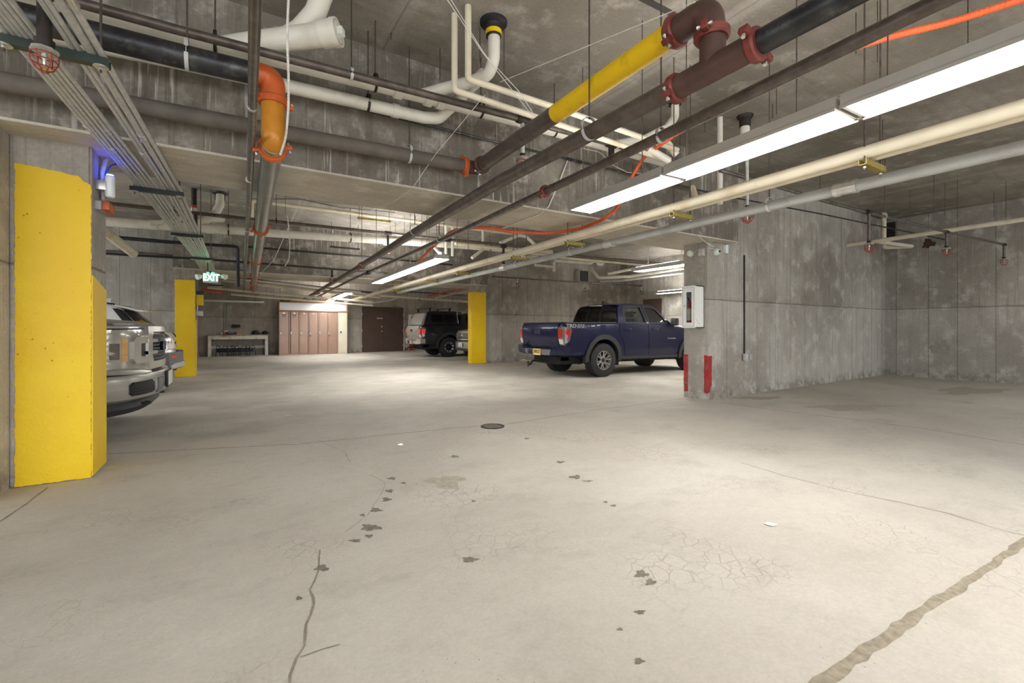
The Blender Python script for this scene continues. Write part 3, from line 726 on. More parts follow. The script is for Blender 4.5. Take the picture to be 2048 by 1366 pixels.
# cream pipe pair on strut trapezes
def cx(y): return 3.69 + .0235 * (y - .65)
ysc = (-1.5, .65, 3.5, 6.5, 10.5, 15.2, 21.2)
pipe('cream_supply_pipe', 'left one of two long cream pipes lying side by side on strut brackets', 'pipe', [(cx(y) - .047, y, 2.352) for y in ysc], .045, M['cream'], n=18)
pipe('cream_return_pipe', 'right one of two long cream pipes lying side by side on strut brackets', 'pipe', [(cx(y) + .040, y, 2.342) for y in ysc], .036, M['cream'], n=18)
def trapeze(c, half, label, top=ZC, m='strut_gold', plates=False, rods=(-1, 1), group=None, axis=XX):
    """slotted strut channel under pipes, hung on two rods"""
    c = Vector(c); root = empty('strut_trapeze', tuple(c), label, 'pipe bracket', group)
    t, h = .021, .0205
    mb = MB()
    mb.box(c + Vector((-half, -t, -h)), c + Vector((half, t, -h + .003))); o = mb.build('channel', M[m], root, smooth=False)
    for s in (-1, 1): MB().box(c + Vector((-half, s * t - .0015, -h)), c + Vector((half, s * t + .0015, h))).build('channel_side', M[m], root, smooth=False)
    for s in rods:
        x = c.x + s * (half - .035)
        MB().cyl((x, c.y, c.z - .05), (x, c.y, top), .0055, 8).build('rod', M['rod'], root)
        MB().lathe([(0, .009), (-.01, .009)], (x, c.y, c.z - h - .006), UP, 6).build('nut', M['galv_bright'], root)
        if plates: MB().lathe([(0, .031), (-.004, .031)], (x, c.y, c.z - h), UP, 20).build('washer', M['galv_bright'], root)
    return root
for i, (px, py) in enumerate(((1725, 322), (1345, 427), (1125, 484), (1018, 514), (880, 543), (822, 560), (775, 580))):
    p = atZ(px, py, 2.28); x = cx(p.y)
    trapeze((x + .05, p.y, 2.275), .16, ORD[i] + ' strut bracket under the two cream pipes, counted from the camera')
# grey conduit
def gx(y): return 4.09 + .0085 * (y - .7)
gp = pipe('grey_plastic_main', 'long grey plastic pipe running beside the cream pair, nearest the right wall', 'pipe', [(gx(y), y, 2.255) for y in (-1.5, .7, 5.6, 9, 13.6)], .045, M['grey_pvc'], n=20)
for px, py in ((1692, 377), (1236, 489), (1020, 537)):
    p = atZ(px, py, 2.255); MB().lathe([(-.08, .045), (-.08, .052), (-.045, .052), (-.045, .048), (.045, .048), (.045, .052), (.08, .052), (.08, .045)], (gx(p.y), p.y, 2.255), YY, 22).build('joint_collar', M['galv_bright'], gp)
for i, (px, py) in enumerate(((1553, 416), (1166, 507), (1040, 530), (871, 566))):
    p = atZ(px, py, 2.255); hanger((gx(p.y), p.y, 2.255), YY, .046, ORD[i] + ' band hanger on the long grey plastic pipe, counted from the camera')
# S2: sprinkler branch over the empty bay on the right, three caged heads
s2p = [atZ(1440, 341, 2.82), atZ(1560, 375, 2.81), atZ(1655, 404, 2.8), atZ(1735, 425, 2.8), atZ(1893, 464, 2.8), atZ(2008, 489, 2.8)]
s2 = pipe('sprinkler_branch', 'slim steel sprinkler branch over the empty bay at the right', 'pipe', s2p, .021, M['steel_pipe'])
for k, (px, py, zb) in enumerate(((1738, 424, 2.45), (1893, 464, 2.6), (2008, 489, 2.58))):
    p = atZ(px, py, 2.8)
    MB().lathe([(-.05, .03), (.05, .03)], p, (s2p[-1] - s2p[2]).normalized(), 14).build('tee_fitting', M['dark_iron'], s2)
    drop(p, (2.36, 2.53, 2.52)[k], .019, ORD[k] + ' caged sprinkler on the right-hand branch, counted from the column', 'brown_pipe', 1.1)
hanger(atZ(1770, 433, 2.8), XX, .022, 'small ring hanger on the right-hand sprinkler branch')
p = atZ(1492, 420, 2.30); drop((p.x + .02, p.y, 2.82), 2.31, .014, 'caged sprinkler hanging in front of the grey plastic pipe, above the outlet box', 'galv', 1.15)
# cream pipe leaving the right-hand wall
cr = pipe('cream_wall_pipe', 'cream pipe coming out of a hole in the right-hand wall toward the camera', 'pipe', [(11.6, 4.67, 3.0), (11.3, 1.2, 3.0), (11.2, -2.5, 3.0)], .043, M['cream'], n=18)
p = atY(1768, 495, 4.4); el = pipe('cream_trap_pipe', 'short rusted cream pipe with upright, in the far corner by the right wall', 'pipe', [Vector((p.x, 4.4, ZC)), Vector((p.x, 4.4, p.z)), Vector((p.x + .35, 4.0, p.z))], .045, M['cream'], .06)
part_pipe('rusty_arm', el, [(p.x + .34, 4.0, p.z), (p.x - 1.2, 4.1, p.z - .03)], .04, M['pvc'])
q0, q1 = atX(1768, 447, 13.7), atX(1790, 473, 13.7)
vg = empty('wall_vent', (13.7, q0.y, q1.z), 'dark square vent high in the far right corner', 'vent')
ya, yb = sorted((q0.y, q1.y))
MB().box((13.69, ya, q1.z), (13.725, yb, q0.z)).build('vent_box', M['black'], vg, smooth=False)
for k in range(6):
    z = q1.z + (q0.z - q1.z) * (k + .5) / 6; MB().box((13.678, ya, z - .012), (13.692, yb, z + .006)).build('louvre', M['dark_iron'], vg, smooth=False)
# orange hose
hp = [atZ(2140, -32, 3.0), atZ(2040, 0, 3.0), atZ(1900, 45, 3.0), atZ(1785, 72, 2.98), atZ(1640, 116, 2.98), atZ(1420, 224, 3.0), atY(1290, 310, 3.72), atY(1262, 357, 3.9), atY(1240, 410, 4.14), atZ(1214, 436, 2.5), atZ(1160, 458, 2.475), atZ(1100, 467, 2.46), atZ(1030, 464, 2.47), atZ(962, 453, 2.49), atZ(905, 461, 2.49), atZ(870, 490, 2.46), atZ(838, 521, 2.47)]
HP = []; HR = []
pts = fillet(hp, .5, 8)
for i in range(len(pts) - 1):
    k = max(1, int((pts[i + 1] - pts[i]).length / .010))
    for j in range(k): HP.append(pts[i].lerp(pts[i + 1], j / k)); HR.append(.0215 if len(HP) % 2 else .0185)
tag(MB().tube(HP, HR, 12).build('orange_hose', M['hose'], ang=15), 'ribbed bright orange hose sagging under the near beam', 'hose')
# conduit bundle with struts
cbx = [22, 34, 46, 58, 71, 84, 137, 150, 172, 191]; cfx = [-.81, -.79, -.765, -.725, -.69, -.655, -.60, -.575, -.535, -.49]
cr_ = [.0115, .0115, .0115, .0125, .0115, .0125, .0125, .0115, .022, .015]
side_ = ['leftmost', 'second from left', 'third from left', 'fourth from left', 'fifth from left', 'sixth from left', 'fourth from right', 'third from right', 'thick one second from right', 'rightmost']
cwx = [-.905, -.882, -.860, -.838, -.814, -.788, -.683, -.659, -.617, -.575]
for i in range(10):
    a = Vector((cwx[i], 2.99, 2.50 + cr_[i])); b = Vector((cfx[i] + (cwx[i] + .74) * .05, 5.52, 2.50 + cr_[i])); d = (b - a) / (b.y - a.y)
    far = Vector((-.72 + .03 * i, 18.2, 2.50 + cr_[i]))
    st = a - d * 5.5
    mid = Vector((-.71 + .028 * i, 10.4, 2.5 + cr_[i]))
    z_ = 2.5 + cr_[i]
    o = pipe('steel_conduit', 'steel conduit in the bundle at the top left, %s' % side_[i], 'conduit', [Vector((st.x, st.y, z_ + .0)), a, b, mid, far], cr_[i], M['galv'], n=12, group=None)
    for yy in ((2.55 - .12 * (i % 3)), 4.1 + .2 * (i % 4), 6.2 + .15 * (i % 5)):
        if i % 2 == 0 or yy < 3:
            t = (yy - a.y) / (b.y - a.y) if yy < b.y else None
            p = a.lerp(b, t) if t is not None else b.lerp(mid, (yy - b.y) / (mid.y - b.y))
            MB().lathe([(-.035, cr_[i]), (-.035, cr_[i] + .006), (-.02, cr_[i] + .004), (.02, cr_[i] + .004), (.035, cr_[i] + .006), (.035, cr_[i])], p, (b - a).normalized(), 14).build('coupler', M['galv_bright'], o)
for i, (x0, x1, y) in enumerate(((-.955, -.548, 2.99), (-.87, -.455, 5.52), (-.80, -.42, 7.9), (-.76, -.4, 10.4), (-.76, -.38, 16.6))):
    trapeze(((x0 + x1) / 2, y, 2.479), (x1 - x0) / 2, ORD[i] + ' green strut bracket under the conduit bundle, counted from the camera', m='strut', plates=True, top=ZC)
# loose wires and strings
def wire(label, pts, r=.0022, m='wire_white', bend=.3):
    pts = fillet([Vector(p) for p in pts], bend) if bend else pts
    return tag(MB().tube(pts, r, 6).build('cable', M[m]), label, 'cable')
wire('white cable slanting from the top edge down past the yellow label drain', [atY(885, -15, 3.2), atY(965, 105, 3.25), atY(1075, 245, 3.3)], .003)
wire('second white cable crossing in front of the white drain stack', [atY(893, -15, 3.15), atY(970, 110, 3.2), atY(1040, 185, 3.28), atY(1078, 245, 3.33)], .003)
wire('long straight white string rising to the red-brown elbow', [atY(1000, 164, 3.3), atY(1390, 4, 1.3)], .003, bend=0)
wire('white string hanging from the slab to the soffit of the near beam', [atY(970, 190, 3.4), atY(870, 310, 4.05), atY(828, 372, 4.32), atZ(820, 380, 2.535), atZ(790, 402, 2.53), atZ(735, 425, 2.53)], .0025, bend=.1)
wire('white conduit bent over the edge of the near beam', [atY(1137, 316, 4.3), atY(1120, 360, 4.3), atY(1097, 414, 4.31), atZ(1080, 428, 2.525), atZ(1030, 447, 2.525), atZ(1003, 458, 2.53)], .008, bend=.05)
wire('white cable looping behind the brown main near the beam', [atY(1165, 297, 4.05), atY(1200, 304, 4.1), atY(1225, 330, 4.15), atY(1255, 345, 4.2), atY(1285, 347, 4.2)], .004)
wire('white cable dropping to the camera on the column', [atZ(1395, 470, 2.52), atZ(1412, 485, 2.5), atX(1428, 494, 6.5)], .006, bend=.1)
wire('thin dark wire loop under the slab above the black drain', [atZ(270, -5, 3.78), atZ(300, 25, 3.75), atZ(335, 25, 3.76), atZ(318, 38, 3.74), atZ(290, 10, 3.76), atZ(305, -8, 3.8)], .0022, 'wire_dark', .1)
wire('fallen pale cable dangling in front of the far beam', [atY(575, 430, 9.0), atY(580, 490, 9.0), atY(578, 520, 9.0), atY(570, 532, 9.0)], .007)
wire('pale cable hanging slack from the white pipe to the far beam', [atY(600, 405, 9.4), atY(570, 470, 9.6), atY(548, 520, 10.5), atY(520, 548, 11.5)], .006)
wire('dark cable drooping across the soffit behind the conduits', [atZ(500, 398, 3.7), atZ(600, 398, 3.75), atZ(680, 415, 3.7), atZ(790, 425, 3.7)], .006, 'wire_dark')
# single ceiling rods with nothing on them
r9 = random.Random(9)
for i, (px, py, ln) in enumerate(((880, 97, .3), (782, 66, .06), (848, 140, .25), (960, 56, .3), (1008, 62, .4), (1545, 207, .18), (1553, 175, .3), (1712, 25, .35), (1755, 2, .5), (1936, 0, .6), (1868, 338, .75), (1890, 365, .6), (1915, 357, .7), (1988, 384, .5), (2012, 364, .75), (1765, 240, .8), (1820, 380, .35), (1640, 345, .3), (571, 392, .35), (700, 388, .1), (1360, 250, .4), (1410, 215, .3))):
    p = atZ(px, py, ZC)
    if p.y > 0: tag(MB().cyl(p, p - UP * ln, .004, 6).build('ceiling_rod', M['rod']), 'bare threaded rod hanging from the slab with nothing on it', 'rod', 'bare ceiling rods')
# steel angle at the top edge
a, b = atZ(1275, -8, 3.3), atZ(1345, 28, 3.3)
tag(MB().tube([a, b], .025, 4).build('steel_angle', M['dark_iron'], smooth=False), 'dark steel bar at the top edge, beside the red-brown elbow', 'bar')
# ---------------------------------------------------------------- lockers, doors, bench, signs, boxes
M['locker'] = plain('locker_enamel', (164, 134, 116), .3, .1, .05, 3, coat=.2)
M['locker_cream'] = plain('locker_cream_enamel', (224, 216, 194), .35, 0, .04, 3)
M['locker_dark'] = plain('locker_slot_shadow', (92, 70, 60), .6)  # dark brown for the first lockers' slots and the far cabinet pane
M['oak'] = plain('oak_trim', (168, 124, 74), .55, 0, .15, 20)
M['whiteboard'] = plain('white_panel', (228, 230, 234), .22, 0, .02)
M['door_brown'] = plain('brown_door_paint', (78, 60, 52), .42, 0, .1, 3)
M['brass'] = plain('worn_brass', (206, 188, 146), .3, .6)
M['bench_paint'] = plain('bench_white_paint', (216, 208, 194), .6, 0, .08, 8, dirt=(150, 138, 120), damt=.5)
M['bench_top'] = plain('bench_top', (150, 142, 132), .7, 0, .15, 10)
M['wood'] = plain('raw_wood', (196, 154, 112), .65, 0, .15, 15)
M['red_plastic'] = plain('red_plastic', (184, 52, 44), .4)
M['rack_steel'] = plain('rack_black_steel', (42, 44, 50), .5, .4, .2)
M['glass'] = None
def glass_mat(name, rgb, alpha, rough=.03):
    m = bpy.data.materials.new(name); m.use_nodes = True; t = m.node_tree; b = t.nodes['Principled BSDF']
    b.inputs['Base Color'].default_value = lin(*rgb); b.inputs['Roughness'].default_value = rough; b.inputs['Alpha'].default_value = alpha
    b.inputs['Specular IOR Level'].default_value = .6
    return m
M['glass'] = glass_mat('clear_glass', (30, 34, 36), .25)
XL = [1.525, 1.935, 2.33, 2.705, 3.105, 3.49, 3.925, 4.335]
YL = 21.7
lab = ['brown metal locker at the left end of the row, dark card slot', 'second brown metal locker from the left, dark card slot near its top', 'third brown metal locker from the left, narrow silver latch, no padlock',
       'fourth brown locker from the left, with a red padlock on its latch', 'fifth brown locker from the left, beside the one with a red padlock', 'last brown locker, red padlock, beside the cream locker', 'cream metal locker at the right end of the row']
for i in range(7):
    x0, x1 = XL[i], XL[i + 1] - .008; m = M['locker'] if i < 6 else M['locker_cream']
    root = empty('locker', ((x0 + x1) / 2, YL + .4, 0), lab[i], 'locker', None)
    dep = 22.4
    for n_, lo, hi in (('side_panel', (x0, YL, 0), (x0 + .02, dep, 1.90)), ('side_panel', (x1 - .02, YL, 0), (x1, dep, 1.90)), ('top_panel', (x0, YL, 1.88), (x1, dep, 1.90)), ('back_panel', (x0, dep - .02, 0), (x1, dep, 1.9)), ('base_panel', (x0, YL + .004, 0), (x1, dep, .06))):
        MB().box(lo, hi).build(n_, m, root, smooth=False)
    in_ = .03 if i in (0, 1, 2, 3) else .018
    d = MB().box((x0 + .026 + (.02 if i == 1 else 0), YL + .006 - (.012 if i in (1, 3) else 0), .065), (x1 - in_ - .006, YL + .026, 1.872), .004).build('door', m, root, smooth=False)
    fy = YL + .006 - (.012 if i in (1, 3) else 0)
    xc = (x0 + x1) / 2 - .01
    if i < 6:
        for zz in (1.70, .22):
            for k in range(5):
                MB().box((xc - .075, fy - .007, zz - .055 + k * .028), (xc + .075, fy - .0005, zz - .055 + k * .028 + .009)).build('louvre', M['locker'] if zz < 1 else (M['locker_dark'] if i < 2 else M['locker']), d, smooth=False)
        MB().box((xc - .03, fy - .006, 1.80), (xc + .03, fy, 1.83)).build('number_plate', M['chrome'], d, smooth=False)
        hx = x0 + .055
        MB().box((hx - .018, fy - .018, .86), (hx + .018, fy, 1.02), .006).build('latch_plate', M['chrome'], d)
        MB().tube([(hx + .012, fy - .012, .98), (hx + .016, fy - .04, .95), (hx + .012, fy - .012, .9)], .007, 8).build('handle', M['galv_bright'], d)
        if i in (3, 5):
            pl = MB().box((hx - .028, fy - .05, .80), (hx + .03, fy - .02, .865), .008); pl = pl.build('padlock', M['red_plastic'], d)
            MB().hoop((hx, fy - .035, .87), YY, .018, .005, 14, 6, 0, PI, u=XX).build('shackle', M['chrome'], d)
    else:
        MB().box((x0 + .08, fy - .004, .9), (x0 + .17, fy + .001, 1.03), .004).build('recessed_latch', M['galv'], d, smooth=False)
        MB().box((x0 + .1, fy - .008, .95), (x0 + .15, fy - .003, 1.02)).build('latch_tab', M['dark_iron'], d, smooth=False)
hd = empty('header_box', (2.93, 21.75, 1.92), 'long white panel in an oak frame sitting on top of the lockers', 'cabinet')
x0, x1 = 1.505, 4.345
MB().box((x0 + .03, 21.69, 1.945), (x1 - .03, 22.38, 2.275)).build('white_panel', M['whiteboard'], hd, smooth=False)
for nm_, lo, hi in (('frame_rail', (x0, 21.67, 1.905), (x1, 22.4, 1.948)), ('frame_rail', (x0, 21.67, 2.272), (x1, 22.4, 2.305)), ('frame_stile', (x0, 21.67, 1.948), (x0 + .04, 22.4, 2.272)), ('frame_stile', (x1 - .05, 21.67, 1.948), (x1, 22.4, 2.272))):
    MB().box(lo, hi).build(nm_, M['oak'], hd, smooth=False)
tag(MB().box((1.6, 21.85, 2.306), (1.98, 22.2, 2.40), .03).build('cardboard_bundle', M['dusty_pipe']), 'low grey bundle lying on top of the oak-framed panel', 'bundle')

# brown double doors
dr = []
for k, (a, b) in enumerate(((5.16, 6.205), (6.215, 7.2))):
    d = MB().box((a, 22.455, .012), (b, 22.5, 2.15), .003).build('door_%d' % (k + 1), M['door_brown'], None, smooth=False)
    tag(d, ['left leaf of the brown double doors, with the small white lettering', 'right leaf of the brown double doors, without lettering'][k], 'door', None, 'structure'); dr.append(d)
    for z in (.3, 1.05, 1.85):
        xh = a - .012 if k == 0 else b - .012
        MB().box((xh, 22.445, z - .06), (xh + .024, 22.458, z + .06)).build('hinge', M['galv_bright'], d, smooth=False)
MB().lathe([(0, .035), (-.02, .033), (-.02, .001)], (6.12, 22.455, 1.24), YY, 18).build('deadbolt', M['brass'], dr[0])
MB().lathe([(0, .032), (-.03, .012), (-.04, .03), (-.065, .028), (-.066, .001)], (6.12, 22.455, 1.01), YY, 18).build('door_knob', M['brass'], dr[0])
MB().box((6.185, 22.447, .78), (6.225, 22.457, 1.16)).build('latch_guard', M['door_brown'], dr[0], smooth=False)
text_mesh('BOILER ROOM', .075, M['white_metal'], 'lettering', dr[0], (6.02, 22.452, 1.655), (PI / 2, 0, 0), .001, sx=.55, bold=.002)
for nm_, lo, hi in (('trim_1', (5.09, 22.43, 0), (5.15, 22.5, 2.21)), ('trim_2', (7.21, 22.43, 0), (7.27, 22.5, 2.21)), ('trim_3', (5.15, 22.43, 2.16), (7.21, 22.5, 2.21))):
    tag(MB().box(lo, hi).build(nm_, M['door_brown'] if nm_ == 'trim_3' else M['wall'], None, smooth=False), None, None, None, 'structure')
d = MB().box((13.69, 11.6, .01), (13.735, 12.5, 2.29), .003).build('door_3', M['door_brown'], None, smooth=False)
tag(d, 'brown door in the end wall behind the blue truck', 'door', None, 'structure')

# workbench
wb = empty('workbench', (.03, 22.2, 0), 'long white-painted workbench with a grey top against the far wall', 'workbench')
MB().box((-1.10, 21.93, .85), (1.16, 22.46, .89), .006).build('bench_top', M['bench_top'], wb)
MB().box((-1.02, 21.96, .70), (1.10, 21.99, .85)).build('apron', M['bench_paint'], wb, smooth=False)
for x in (-1.03, 1.01):
    for y in (21.97, 22.36): MB().box((x, y, 0), (x + .11, y + .08, .85), .006).build('leg', M['bench_paint'], wb)
MB().box((-.92, 22.38, .30), (1.01, 22.42, .42)).build('stretcher', M['bench_paint'], wb, smooth=False)
def bx(px, z, y=22.2): return atY(px, 690, y).x
tag(MB().lathe([(0, .035), (.12, .035), (.135, .02), (.15, .02)], (bx(437, .9), 22.25, .89), UP, 16).build('spray_can', M['grey_pvc']), 'small grey can at the left end of the workbench', 'can')
tag(MB().lathe([(0, .045), (.09, .045), (.1, .04), (.1, .001)], (bx(443, .9), 22.2, .89), UP, 18).build('paint_tin', M['cream']), 'small cream tin beside the grey can on the workbench', 'tin')
mb = MB(); r3 = random.Random(3)
g = [[mb.bm.verts.new((bx(444.5, 0) + .17 * u, 21.915 + .16 * v if v > .1 else 21.915, (.897 + .02 * r3.random()) if v > .1 else .80 + .05 * r3.random())) for u in (0, .25, .5, .75, 1)] for v in (0, .12, .5, 1)]
for a in range(3):
    for b in range(4): mb.bm.faces.new((g[a][b], g[a + 1][b], g[a + 1][b + 1], g[a][b + 1]))
tag(mb.build('rag', plain('red_rag', (168, 96, 78), .9)), 'reddish rag hanging over the front edge of the workbench', 'rag')
tc = empty('tool_case', (bx(462, 0), 22.15, .89), 'long black case lying on the workbench', 'case')
MB().box((bx(451, 0), 22.06, .89), (bx(473, 0), 22.24, 1.0), .02).build('case_body', M['black'], tc)
MB().tube([(bx(456, 0), 22.05, .95), (bx(458, 0), 22.02, .96), (bx(466, 0), 22.02, .96), (bx(468, 0), 22.05, .95)], .008, 8).build('case_handle', M['galv'], tc)
tag(MB().box((bx(474, 0), 22.06, .89), (bx(498, 0), 22.16, .93), .004).build('wood_offcut', M['wood']), 'pale wood board lying on the workbench right of the black case', 'board')
for k, (px, s, lb) in enumerate(((511, 1.0, 'black hard helmet with an upright strap on the workbench, left of its smaller neighbour'), (530, .8, 'smaller black helmet with a pointed strap at the right end of the workbench'))):
    h = empty('helmet', (bx(px, 0), 22.15, .89), lb, 'helmet'); c = Vector((bx(px, 0), 22.15, .93))
    MB().sphere(c + Vector((0, 0, .03)), .13 * s, 20, (1.15, .9, .85)).build('shell', M['black'], h)
    MB().box(c + Vector((-.19 * s, -.1, -.04)), c + Vector((-.05 * s, .1, -.02)), .006).build('peak', M['black'], h)
    MB().hoop(c + Vector((.11 * s, 0, .02)), YY, .10 * s, .012, 18, 8, -.5, 2.3, u=XX).build('strap', M['rack_steel'], h)
rk = empty('bike_rack', (bx(470, 0), 22.15, 0), 'low black steel rack with hoops under the workbench', 'rack')
MB().box((bx(432, 0), 22.15, .16), (bx(507, 0), 22.19, .33), .008).build('rack_rail', M['rack_steel'], rk)
for k, px in enumerate((436, 450, 460, 466, 473, 487, 495, 504)):
    x = bx(px, 0); w_ = .07 + .02 * (k % 3)
    MB().tube(fillet([Vector((x - w_, 22.1, .005)), Vector((x - w_ + .02, 22.12, .44 - .02 * (k % 3))), Vector((x + w_, 22.12, .42)), Vector((x + w_ + .04 * (k % 2), 22.1, .005))], .08), .012, 8).build('hoop', M['rack_steel'], rk)
wbx = atY(472, 652, 22.45); tag(MB().box((wbx.x - .13, 22.36, wbx.z - .06), (wbx.x + .16, 22.5, wbx.z + .06), .008).build('speaker_box', M['dark_iron']), 'black box on the wall above the workbench', 'box')
# unlit fluorescent channel and conduits on the far wall
a, b = atY(408, 600, 22.3), atY(528, 606, 22.3)
fl_ = empty('fluorescent_channel', tuple((a + b) / 2), 'unlit white fluorescent channel above the workbench', 'light')
MB().box((a.x, 22.2, a.z - .07), (b.x, 22.4, a.z + .01), .01).build('channel', M['white_metal'], fl_)
for f in (.1, .85):
    x = a.x + (b.x - a.x) * f; MB().cyl((x, 22.3, a.z), (x, 22.3, ZC), .005, 6).build('rod', M['rod'], fl_)
for px, lb in ((449, 'left of two thin conduits running down the far wall to the box above the bench'), (454, 'right of two thin conduits running down the far wall to the box above the bench')):
    x = atY(px, 630, 22.47).x; tag(MB().cyl((x, 22.475, 1.08), (x, 22.475, 2.2), .016, 10).build('wall_conduit', M['grey_pvc']), lb, 'conduit')
x = atY(451.5, 630, 22.47).x; tag(MB().box((x - .07, 22.44, .96), (x + .08, 22.5, 1.08), .008).build('outlet_box', M['cream']), 'small cream outlet box on the far wall just above the bench', 'outlet')

# exit sign with two emergency lamp heads
ye = 10.8; pL, pR = atY(405.5, 545, ye), atY(436.5, 566, ye)
ex = empty('exit_sign', ((pL.x + pR.x) / 2, ye, pL.z), 'glowing green EXIT sign with lamp heads hung under the conduits', 'exit sign')
xm = (pL.x + pR.x) / 2; z0, z1 = pR.z, pL.z; hw = (pR.x - pL.x) / 2 * 1.0
MB().box((xm - hw, ye, z0), (xm + hw, ye + .05, z1), .008).build('sign_body', M['sign_white'], ex)
MB().box((xm - hw * .18, ye + .0, z1), (xm + hw * .1, ye + .06, z1 + .035), .006).build('mounting_bar', M['strut'], ex)
MB().cyl((xm - .05, ye + .03, z1 + .03), (xm - .05, ye + .03, 2.46), .012, 8).build('stem', M['strut'], ex)
text_mesh('EXIT', (z1 - z0) * .98, M['green_letter'], 'letters', ex, (xm + hw * .08 - (pL.x + pR.x) / 2, -.002, (z0 + z1) / 2 - pL.z), (PI / 2, 0, 0), .002, sx=.70, bold=.004)
MB().box((xm - hw * .5, ye + .01, z1 + .001), (xm + hw * .5, ye + .045, z1 + .008)).build('top_glow', M['green_glow'], ex, smooth=False)
mb = MB(); zc = (z0 + z1) / 2 + .01; mb.prism([(xm - hw * .86, ye - .004, zc), (xm - hw * .66, ye - .004, zc - .03), (xm - hw * .66, ye - .004, zc + .03)], (0, .004, 0)); mb.build('arrow', M['green_letter'], ex, smooth=False)
for s, px in ((-1, 398), (1, 448)):
    p = atY(px, 553, ye); MB().tube([(xm + s * hw, ye + .03, p.z + .02), (p.x, ye + .03, p.z + .02)], .012, 8).build('lamp_arm', M['white_metal'], ex)
    MB().lathe([(-.04, .02), (-.03, .045), (.03, .06), (.045, .055), (.045, .001)], p, Vector((s * .8, -.5, -.3)), 18).build('lamp_head', M['white_metal'], ex)

# blue-glowing unit on the side of the nearest pillar
XA = -.872
p0, p1 = atX(220, 352, XA), atX(220, 395, XA)
ap = empty('access_point', tuple(p0), 'white cylindrical unit with a blue glow on the side of the nearest pillar', 'wireless unit')
H_ = p0.z - p1.z
MB().lathe([(0, .001), (0, .026), (.012, .033), (H_ - .01, .033), (H_, .024), (H_, .001)], p1, UP, 22).build('case', M['whiteboard'], ap)
MB().lathe([(.001, .023), (.010, .022), (.011, .001)], p0, UP, 20).build('glow_ring', M['blue_glow'], ap)
MB().box((-.955, p0.y - .03, p1.z + .05), (XA - .02, p0.y + .03, p0.z - .05), .004).build('bracket', M['galv_bright'], ap)
tag(MB().tube(fillet([atX(206, 400, -.935), atX(204, 345, -.935), atX(212, 316, -.915), atX(235, 312, -.86), atX(262, 325, -.80)], .1), .016, 10).build('grey_conduit', M['galv']), 'grey conduit curving over the blue-glowing white unit', 'conduit')
tag(MB().tube(fillet([atX(211, 398, -.93), atX(209, 352, -.925), atX(222, 330, -.89), atX(245, 326, -.84), atX(272, 338, -.79)], .08), .006, 8).build('blue_cable', plain('blue_cable', (40, 90, 170), .4)), 'blue cable looping from the white unit up to the conduits', 'cable')
a, b = atX(197, 401, -.93), atX(207, 427, -.93); tag(MB().box((-.956, a.y, b.z), (-.915, b.y, a.z), .003).build('junction_box', M['grey_pvc'], smooth=False), 'grey junction box low on the side of the nearest pillar', 'box')
a, b = atX(209, 402, -.90), atX(221, 430, -.90); tag(MB().box((-.956, min(a.y, 5.0), b.z), (-.87, min(b.y, 5.06), a.z), .01).build('orange_box', M['orange']), 'orange box beside the grey junction box on the nearest pillar', 'box')
# boxes on the second pillar
yq = 13.4
a, b = atY(397, 590, yq), atY(405, 611, yq); tag(MB().box((-.855, yq - .07, b.z), (b.x + .02, yq + .07, a.z), .004).build('yellow_box', M['yellow']), 'small yellow-painted box on the side of the second pillar', 'box')
a, b = atY(398, 582, yq), atY(408, 589, yq); tag(MB().box((-.855, yq - .05, b.z), (b.x, yq + .05, a.z), .004).build('green_box', M['strut']), 'dark green box above the yellow box on the second pillar', 'box')
a, b = atY(396, 622, yq), atY(406, 632, yq); sw = tag(MB().box((-.86, yq - .05, b.z), (b.x, yq + .04, a.z), .004).build('switch_box', M['galv']), 'grey switch box under the yellow box on the second pillar', 'switch')
tag(MB().cyl((-.835, yq, a.z), (-.835, yq, atY(400, 611, yq).z), .012, 8).build('short_conduit', M['white_metal']), 'short white conduit between the yellow box and the switch box', 'conduit')

# extinguisher cabinet on the column
fc = empty('extinguisher_cabinet', (6.3, 4.7, 1.16), 'white fire extinguisher cabinet with a glass door on the column end', 'cabinet')
x0, x1, ya, yb2, za, zb = 6.20, 6.425, 4.585, 4.835, 1.16, 1.835
for nm_, lo, hi in (('back_panel', (x1 - .01, ya, za), (x1, yb2, zb)), ('side_panel', (x0 + .02, ya, za), (x1, ya + .012, zb)), ('side_panel', (x0 + .02, yb2 - .012, za), (x1, yb2, zb)), ('top_panel', (x0 + .02, ya, zb - .012), (x1, yb2, zb)), ('bottom_panel', (x0 + .02, ya, za), (x1, yb2, za + .012))):
    MB().box(lo, hi).build(nm_, M['white_metal'], fc, smooth=False)
dm = MB(); gy0, gy1, gz0, gz1 = ya + .065, ya + .165, za + .085, zb - .10
for lo, hi in (((x0, ya, za), (x0 + .02, gy0, zb)), ((x0, gy1, za), (x0 + .02, yb2, zb)), ((x0, gy0, za), (x0 + .02, gy1, gz0)), ((x0, gy0, gz1), (x0 + .02, gy1, zb))): dm.box(lo, hi)
dd = dm.build('door', M['white_metal'], fc, smooth=False)
for lo, hi in (((x0 - .003, ya + .02, za + .03), (x0, ya + .024, zb - .03)), ((x0 - .003, yb2 - .024, za + .03), (x0, yb2 - .02, zb - .03)), ((x0 - .003, ya + .02, za + .03), (x0, yb2 - .02, za + .034)), ((x0 - .003, ya + .02, zb - .034), (x0, yb2 - .02, zb - .03))):
    MB().box(lo, hi).build('door_seam', M['grey_pvc'], dd, smooth=False)
MB().box((x0 + .008, gy0, gz0), (x0 + .012, gy1, gz1)).build('glass_pane', M['glass'], dd, smooth=False)
MB().lathe([(0, .012), (-.02, .012), (-.021, .001)], (x0, gy1 + .03, 1.515), XX, 12).build('pull', M['brass'], dd)
